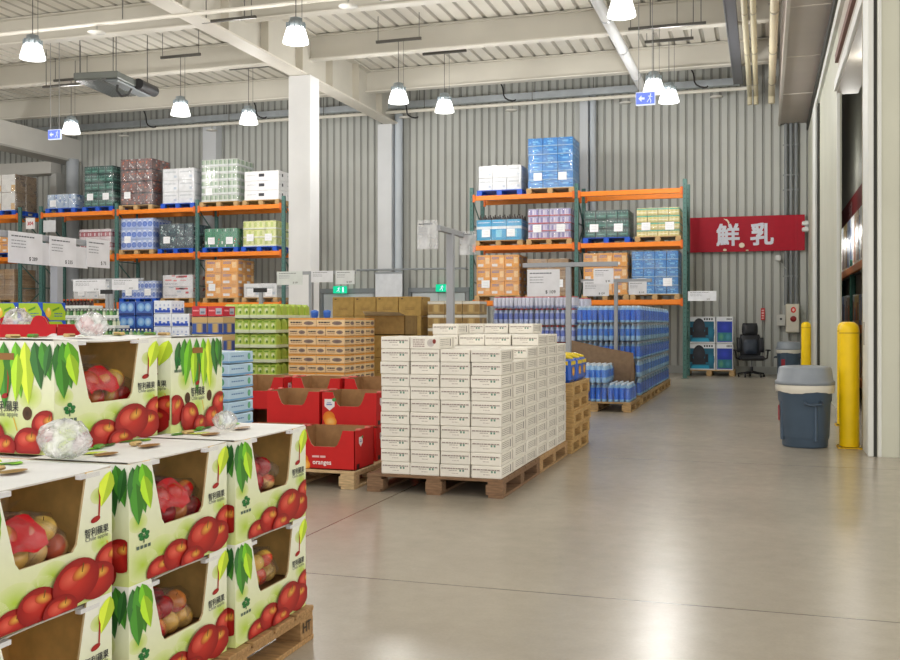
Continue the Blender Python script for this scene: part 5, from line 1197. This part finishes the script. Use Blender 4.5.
def lid_mesh():
    m = MB(); L = BL; z = BH; n = 16; W = (236, 237, 238); top = []; lo = []
    for k in range(n + 1):
        t_ = k / n; u = -L / 2 + L * t_; e = math.sin(PI * t_); dep = -BD / 2 + .004 + .05 * max(0, e - .35); top.append((u, dep, z + .006 - .012 * e))
    for k in range(n):
        a, b = top[k], top[k + 1]; A = (a[0], BD / 2 - .01, z + .006); B = (b[0], BD / 2 - .01, z + .006)
        m.face([a, b, B, A], W, 'card'); m.face([(p[0], p[1], p[2] - .005) for p in (a, b, B, A)], (200, 190, 170), 'card'); m.face([a, b, (b[0], b[1], b[2] - .005), (a[0], a[1], a[2] - .005)], (214, 210, 202), 'card')
    for u in (-.18, .2): m.box(u - .045, u + .045, -BD / 2 + .0, -BD / 2 + .02, z - .018, z - .004, (222, 222, 224), 'card')   # folded tab ends
    f = Frame((-L / 2, -BD / 2, z + .0075), (1, 0, 0), (0, 1, 0), (0, 0, 1)); fl = lambda a, b: None
    for u in (.25 * L, .66 * L): m.disc(f, u, .2, .055, .03, (120, 88, 44), (170, 130, 80), 2, 16)
    for u, v, ln, a, ci in ((.1 * L, .32, .12, .1, 0), (.3 * L, .36, .14, -.3, 1), (.5 * L, .34, .13, .2, 3), (.72 * L, .36, .13, -.2, 0), (.2 * L, .28, .1, -.5, 4), (.84 * L, .3, .08, .4, 1)): m.leaf(f, u, v, ln, .022, a, LEAF[ci], 3)
    return m.me('lid')
def tab_mesh(c):
    m = MB(); m.box(-.026, .026, -.014, .014, 0, .014, c, 'card', .005); m.rect(Frame((-.026, -.0145, 0), (1, 0, 0), (0, 0, 1), (0, -1, 0)), .006, .004, .046, .008, (120, 90, 50)); return m.me('tab')
AP = dict(f=front_panel_mesh(), l=end_panel_mesh(-1), r=end_panel_mesh(1), b=back_panel_mesh(), o=bottom_mesh(), lid=lid_mesh(), t1=tab_mesh((206, 176, 120)), t2=tab_mesh((96, 150, 60)))
def apple_box(x, y, z, rz, label, lid=True, top=True):
    t = thing('apple_box', label, 'apple carton', (x, y, z), rz, 'printed apple cartons')
    for nm, k in (('front_panel', 'f'), ('end_panel', 'l'), ('end_panel', 'r'), ('back_panel', 'b'), ('bottom_panel', 'o')): link(nm, AP[k], t)
    if lid:
        l = link('lid', AP['lid'], t, (0, 0, 0 if top else -.012))
        if top: link('tab', AP['t1'], l, (.1, .06, BH + .006), (0, 0, .1)); link('tab', AP['t1'], l, (-.16, .1, BH + .006), (0, 0, -.2)); link('tab', AP['t2'], l, (-.02, .13, BH + .006), (0, 0, .3))
    return t
H90 = PI / 2
pallet('wooden pallet under the two farther front columns of apple boxes', -3.12, -1.9, 2.71, 4.0, .148, 0, (176, 138, 92)); pallet('wooden pallet under the nearest column of apple boxes', -3.12, -1.92, 1.42, 2.68, .148, 0, (176, 138, 92))
# small stencilled mark on the pallet block
m = MB(); f = Frame((-1.899, 3.86, .03), (0, 1, 0), (0, 0, 1), (1, 0, 0)); m.text(f, 'HT', .07, .045, .06, (60, 44, 30), 1, .02); m.build('stencil_mark', [o for o in bpy.data.objects if o.name.startswith('wooden_pallet') and o.get('label', '').startswith('wooden pallet under the two farther')][0]).matrix_parent_inverse = Matrix.Translation((2.51, -3.355, 0))
FX_ = {'box1': (-1.97, 2.365), 'box2': (-1.95, 3.035), 'box3': (-1.93, 3.675)}
NMX = {'box1': 'nearest column at the photo edge', 'box2': 'middle column of the front row', 'box3': 'far corner column beside the aisle'}
for nm, (xf, yc) in FX_.items():
    for k in range(2): apple_box(xf - BD / 2, yc, .15 + BH * k, H90, 'open printed apple box, %s tier, %s' % (('bottom', 'upper')[k], NMX[nm]), True, k == 1)
for k in range(2):
    for j, (yc, s) in enumerate(((3.04, 'middle'), (3.67, 'far'))): apple_box(-2.54, yc, .15 + BH * k, H90, 'apple box hidden in the second row, %s tier, behind %s front box' % (('bottom', 'upper')[k], s), True, False)
apple_box(-2.33 - BD / 2, 3.145, .15 + BH * 2, H90, 'topmost apple box with opening, bag of red apples inside'); apple_box(-2.3 - BL / 2, 3.70, .15 + BH * 2, 0, 'apple box turned end-on with two dark vent holes, top tier')

# ---- bags of apples
def apple_mesh(cs):
    m = MB(); prof = []
    for k in range(13):
        a = PI * k / 12; r_ = .043 * math.sin(a) * (1 + .1 * math.cos(a)); z = -.039 * math.cos(a)
        if k > 9: z -= .008 * (k - 9) / 3 * 1.6
        prof.append((max(r_, .0005), z, cs[0] if k < 7 else cs[1]))
    m.lathe(prof, (0, 0, 0), 16, cs[0], 'apple_skin'); m.cyl((0, 0, .023), (.004, 0, .04), .0016, .0012, 5, (96, 70, 36)); return m.me('apple')
AM = [apple_mesh(c) for c in (((206, 40, 36), (226, 140, 70)), ((238, 190, 90), (244, 206, 110)), ((216, 84, 54), (240, 196, 90)), ((244, 206, 136), (224, 110, 80)), ((176, 26, 40), (200, 46, 50)))]
def film_blob(rx, ry, rz, seed, neck=True, col=(240, 243, 246), fm='bag'):
    m = MB(); r = random.Random(seed); n, k2 = 28, 14; vs = []
    ph = [r.uniform(0, 6.28) for _ in range(8)]
    for k in range(k2 + 1):
        a = PI * k / k2
        for i in range(n):
            b = 2 * PI * i / n; w = 1 + .07 * math.sin(5 * b + ph[0] + 3 * a) + .06 * math.sin(9 * b + ph[1] - 5 * a) + .05 * math.sin(14 * b + ph[2] + 7 * a) + r.uniform(-.03, .03)
            vs.append((rx * math.sin(a) * math.cos(b) * w, ry * math.sin(a) * math.sin(b) * w, max(.002, rz - rz * math.cos(a) * w)))
    m.mesh(vs, [(k * n + i, k * n + (i + 1) % n, (k + 1) * n + (i + 1) % n, (k + 1) * n + i) for k in range(k2) for i in range(n)], col, fm, True)
    if neck:
        for s_ in range(5):
            a = r.uniform(-.6, .6); m.face([(-.02, 0, rz * 1.8), (.02, .01, rz * 1.8), (.05 + .05 * a, .02 * s_ - .04, rz * 2.5), (-.05 + .06 * a, .02 * s_ - .05, rz * 2.45)], col, 'bag', True)
    return m
def apple_bag(x, y, z, rz, label, kinds, red, seed, n=9, sx=.19, sy=.11, film=True):
    t = thing('apple_bag', label, 'bag of apples', (x, y, z), rz, 'bags of apples in the boxes'); r = random.Random(seed); k = 0
    for lay in range(2):
        for i in range(5 if lay == 0 else 4):
            for j in range(2):
                px_ = -sx + .04 + (i + .5 * lay) * .082; py_ = -sy / 2 + j * .09 + r.uniform(-.006, .006)
                if abs(px_) > sx: continue
                a = link('apple', AM[r.choice(kinds)], t, (px_, py_, .046 + .066 * lay), (r.uniform(-1.2, 1.2), r.uniform(-1.2, 1.2), r.uniform(0, 6)))
                a.location.z += .0
    film_blob(sx + .05, sy + .03, .085, seed).build('clear_film', t)
    if red:
        m = MB(); vs = []
        for i in range(8):
            for j in range(4):
                u = -.09 + .024 * i + .008 * math.sin(j * 2.1); v = -.03 + .02 * j; vs.append((u, -sy * .62 - .06 + .026 * j + .008 * math.sin(i * 1.3 + j), .07 + .026 * j + .012 * math.sin(i * .9 + j) + .002 * i))
        m.mesh(vs, [(i * 4 + j, (i + 1) * 4 + j, (i + 1) * 4 + j + 1, i * 4 + j + 1) for i in range(7) for j in range(3)], (206, 20, 34), 'gloss', True); m.build('red_label', t)
    return t
T1 = .15 + .009; T2 = .15 + BH + .009; T3 = .15 + 2 * BH + .009
apple_bag(-2.12, 2.33, T2 + .115, H90, 'bag of yellow and red apples with red label in nearest upper box', (1, 3, 2), True, 3)
apple_bag(-2.10, 3.05, T2 + .115, H90, 'bag of apples with bright red label in middle upper box', (0, 4, 2), True, 5)
apple_bag(-2.09, 3.66, T2 + .125, H90, 'bag of pale peach apples and dark plums in far upper box', (3, 3, 4), False, 8, sx=.15)
apple_bag(-2.10, 3.0, T1 + .115, H90, 'bag of dark red and yellow apples in middle bottom box', (4, 1, 0), False, 9)
apple_bag(-2.09, 3.64, T1 + .125, H90, 'bag of red apples in far bottom box by aisle', (0, 2, 1), False, 12)
apple_bag(-2.48, 3.16, T3 + .115, H90, 'bag of red apples with red label in the topmost box', (0, 2, 1), True, 14)
# folded inner cartons the bags lie on
for (x, y, z, hh, lb) in ((-2.17, 2.365, T2, .114, 'nearest upper'), (-2.15, 3.035, T2, .114, 'middle upper'), (-2.13, 3.675, T2, .124, 'far upper'), (-2.15, 3.035, T1, .114, 'middle bottom'), (-2.13, 3.675, T1, .124, 'far bottom'), (-2.53, 3.145, T3, .114, 'topmost')):
    m = MB(); m.box(-.17, .17, -.28, .28, 0, hh, (120, 90, 50), 'kraft', .004); tag(m.build('cardboard_insert', None, (x, y, z)), 'folded brown cardboard insert under the bag in %s apple box' % lb, 'cardboard insert', 'cardboard inserts')
# crumpled clear bags lying on the lids
for (x, y, z, r_, lb) in ((-2.19, 2.72, .95, .085, 'crumpled clear plastic bag lying between nearest and middle apple boxes'), (-2.45, 3.2, 1.345, .06, 'crumpled clear plastic bag on the topmost apple box lid'), (-2.12, 3.62, .955, .05, 'crumpled clear plastic bag on the far corner apple box lid'), (-3.02, 2.06, .0, .001, None)):
    if lb: tag(film_blob(r_, r_ * .9, r_ * .75, int(r_ * 1000), False, fm='crumple').build('plastic_bag', None, (x, y, z)), lb, 'plastic bag', 'crumpled clear bags')
film_ = film_blob(.1, .09, .14, 77, False, fm='crumple'); tag(film_.build('plastic_bag', None, (-4.16, 4.76, 1.192)), 'white crumpled plastic bag lying in a red scalloped tray', 'plastic bag', 'crumpled clear bags')

# ================================================================== LIGHT, WORLD, CAMERA
def lamp_or_fill_light(x, y, z, p, r=.22):
    l = bpy.data.lights.new('lamp_or_fill_light', 'POINT'); l.energy = p; l.shadow_soft_size = r; l.color = (1.0, .98, .945); l.specular_factor = 0.0
    o = bpy.data.objects.new('lamp_or_fill_light', l); COL.objects.link(o); o.location = (x, y, z)
PW_ = 108
for x, y, z, lb in LAMPS: lamp_or_fill_light(x, y, z - .3, PW_)
[lamp_or_fill_light(1.36, yy, zz, 9, .15) for yy in (14.5, 17.5, 20.5, 23.5) for zz in (4.8, 3.1)]  # unseen fill lights added to brighten the cold room, no lamps stand there
for x, y in ((-2.3, 10.2), (-2.3, 4.2), (-8, 10.0), (-8, 4.0), (-13.5, 9.5), (-18.5, 15.5), (-23.5, 21.5), (-18.5, 9.0)): lamp_or_fill_light(x, y, 6.2, PW_)
w = bpy.data.worlds.new('World'); SC.world = w; w.use_nodes = True
nt = w.node_tree; bg = nt.nodes['Background']
tc = nt.nodes.new('ShaderNodeTexCoord'); sp = nt.nodes.new('ShaderNodeSeparateXYZ'); rp = nt.nodes.new('ShaderNodeValToRGB')
nt.links.new(tc.outputs['Generated'], sp.inputs[0]); nt.links.new(sp.outputs[2], rp.inputs[0])
rp.color_ramp.elements[0].color = (.60, .57, .53, 1); rp.color_ramp.elements[1].color = (.84, .83, .80, 1); nt.links.new(rp.outputs[0], bg.inputs[0]); bg.inputs[1].default_value = 1.85
cam = bpy.data.cameras.new('camera'); cam.sensor_width = 36; cam.lens = 991 / 900 * 36; cam.shift_y = -8 / 900; cam.clip_end = 200
co = bpy.data.objects.new('camera', cam); COL.objects.link(co); co.location = (0, 0, 1.4); co.rotation_euler = (PI / 2, 0, math.radians(17.58)); SC.camera = co
SC.view_settings.view_transform = 'Standard'; SC.view_settings.look = 'None'; SC.view_settings.exposure = 0.42
SC.cycles.max_bounces = 6; SC.cycles.diffuse_bounces = 4; SC.cycles.transparent_max_bounces = 12; SC.cycles.sample_clamp_indirect = 6
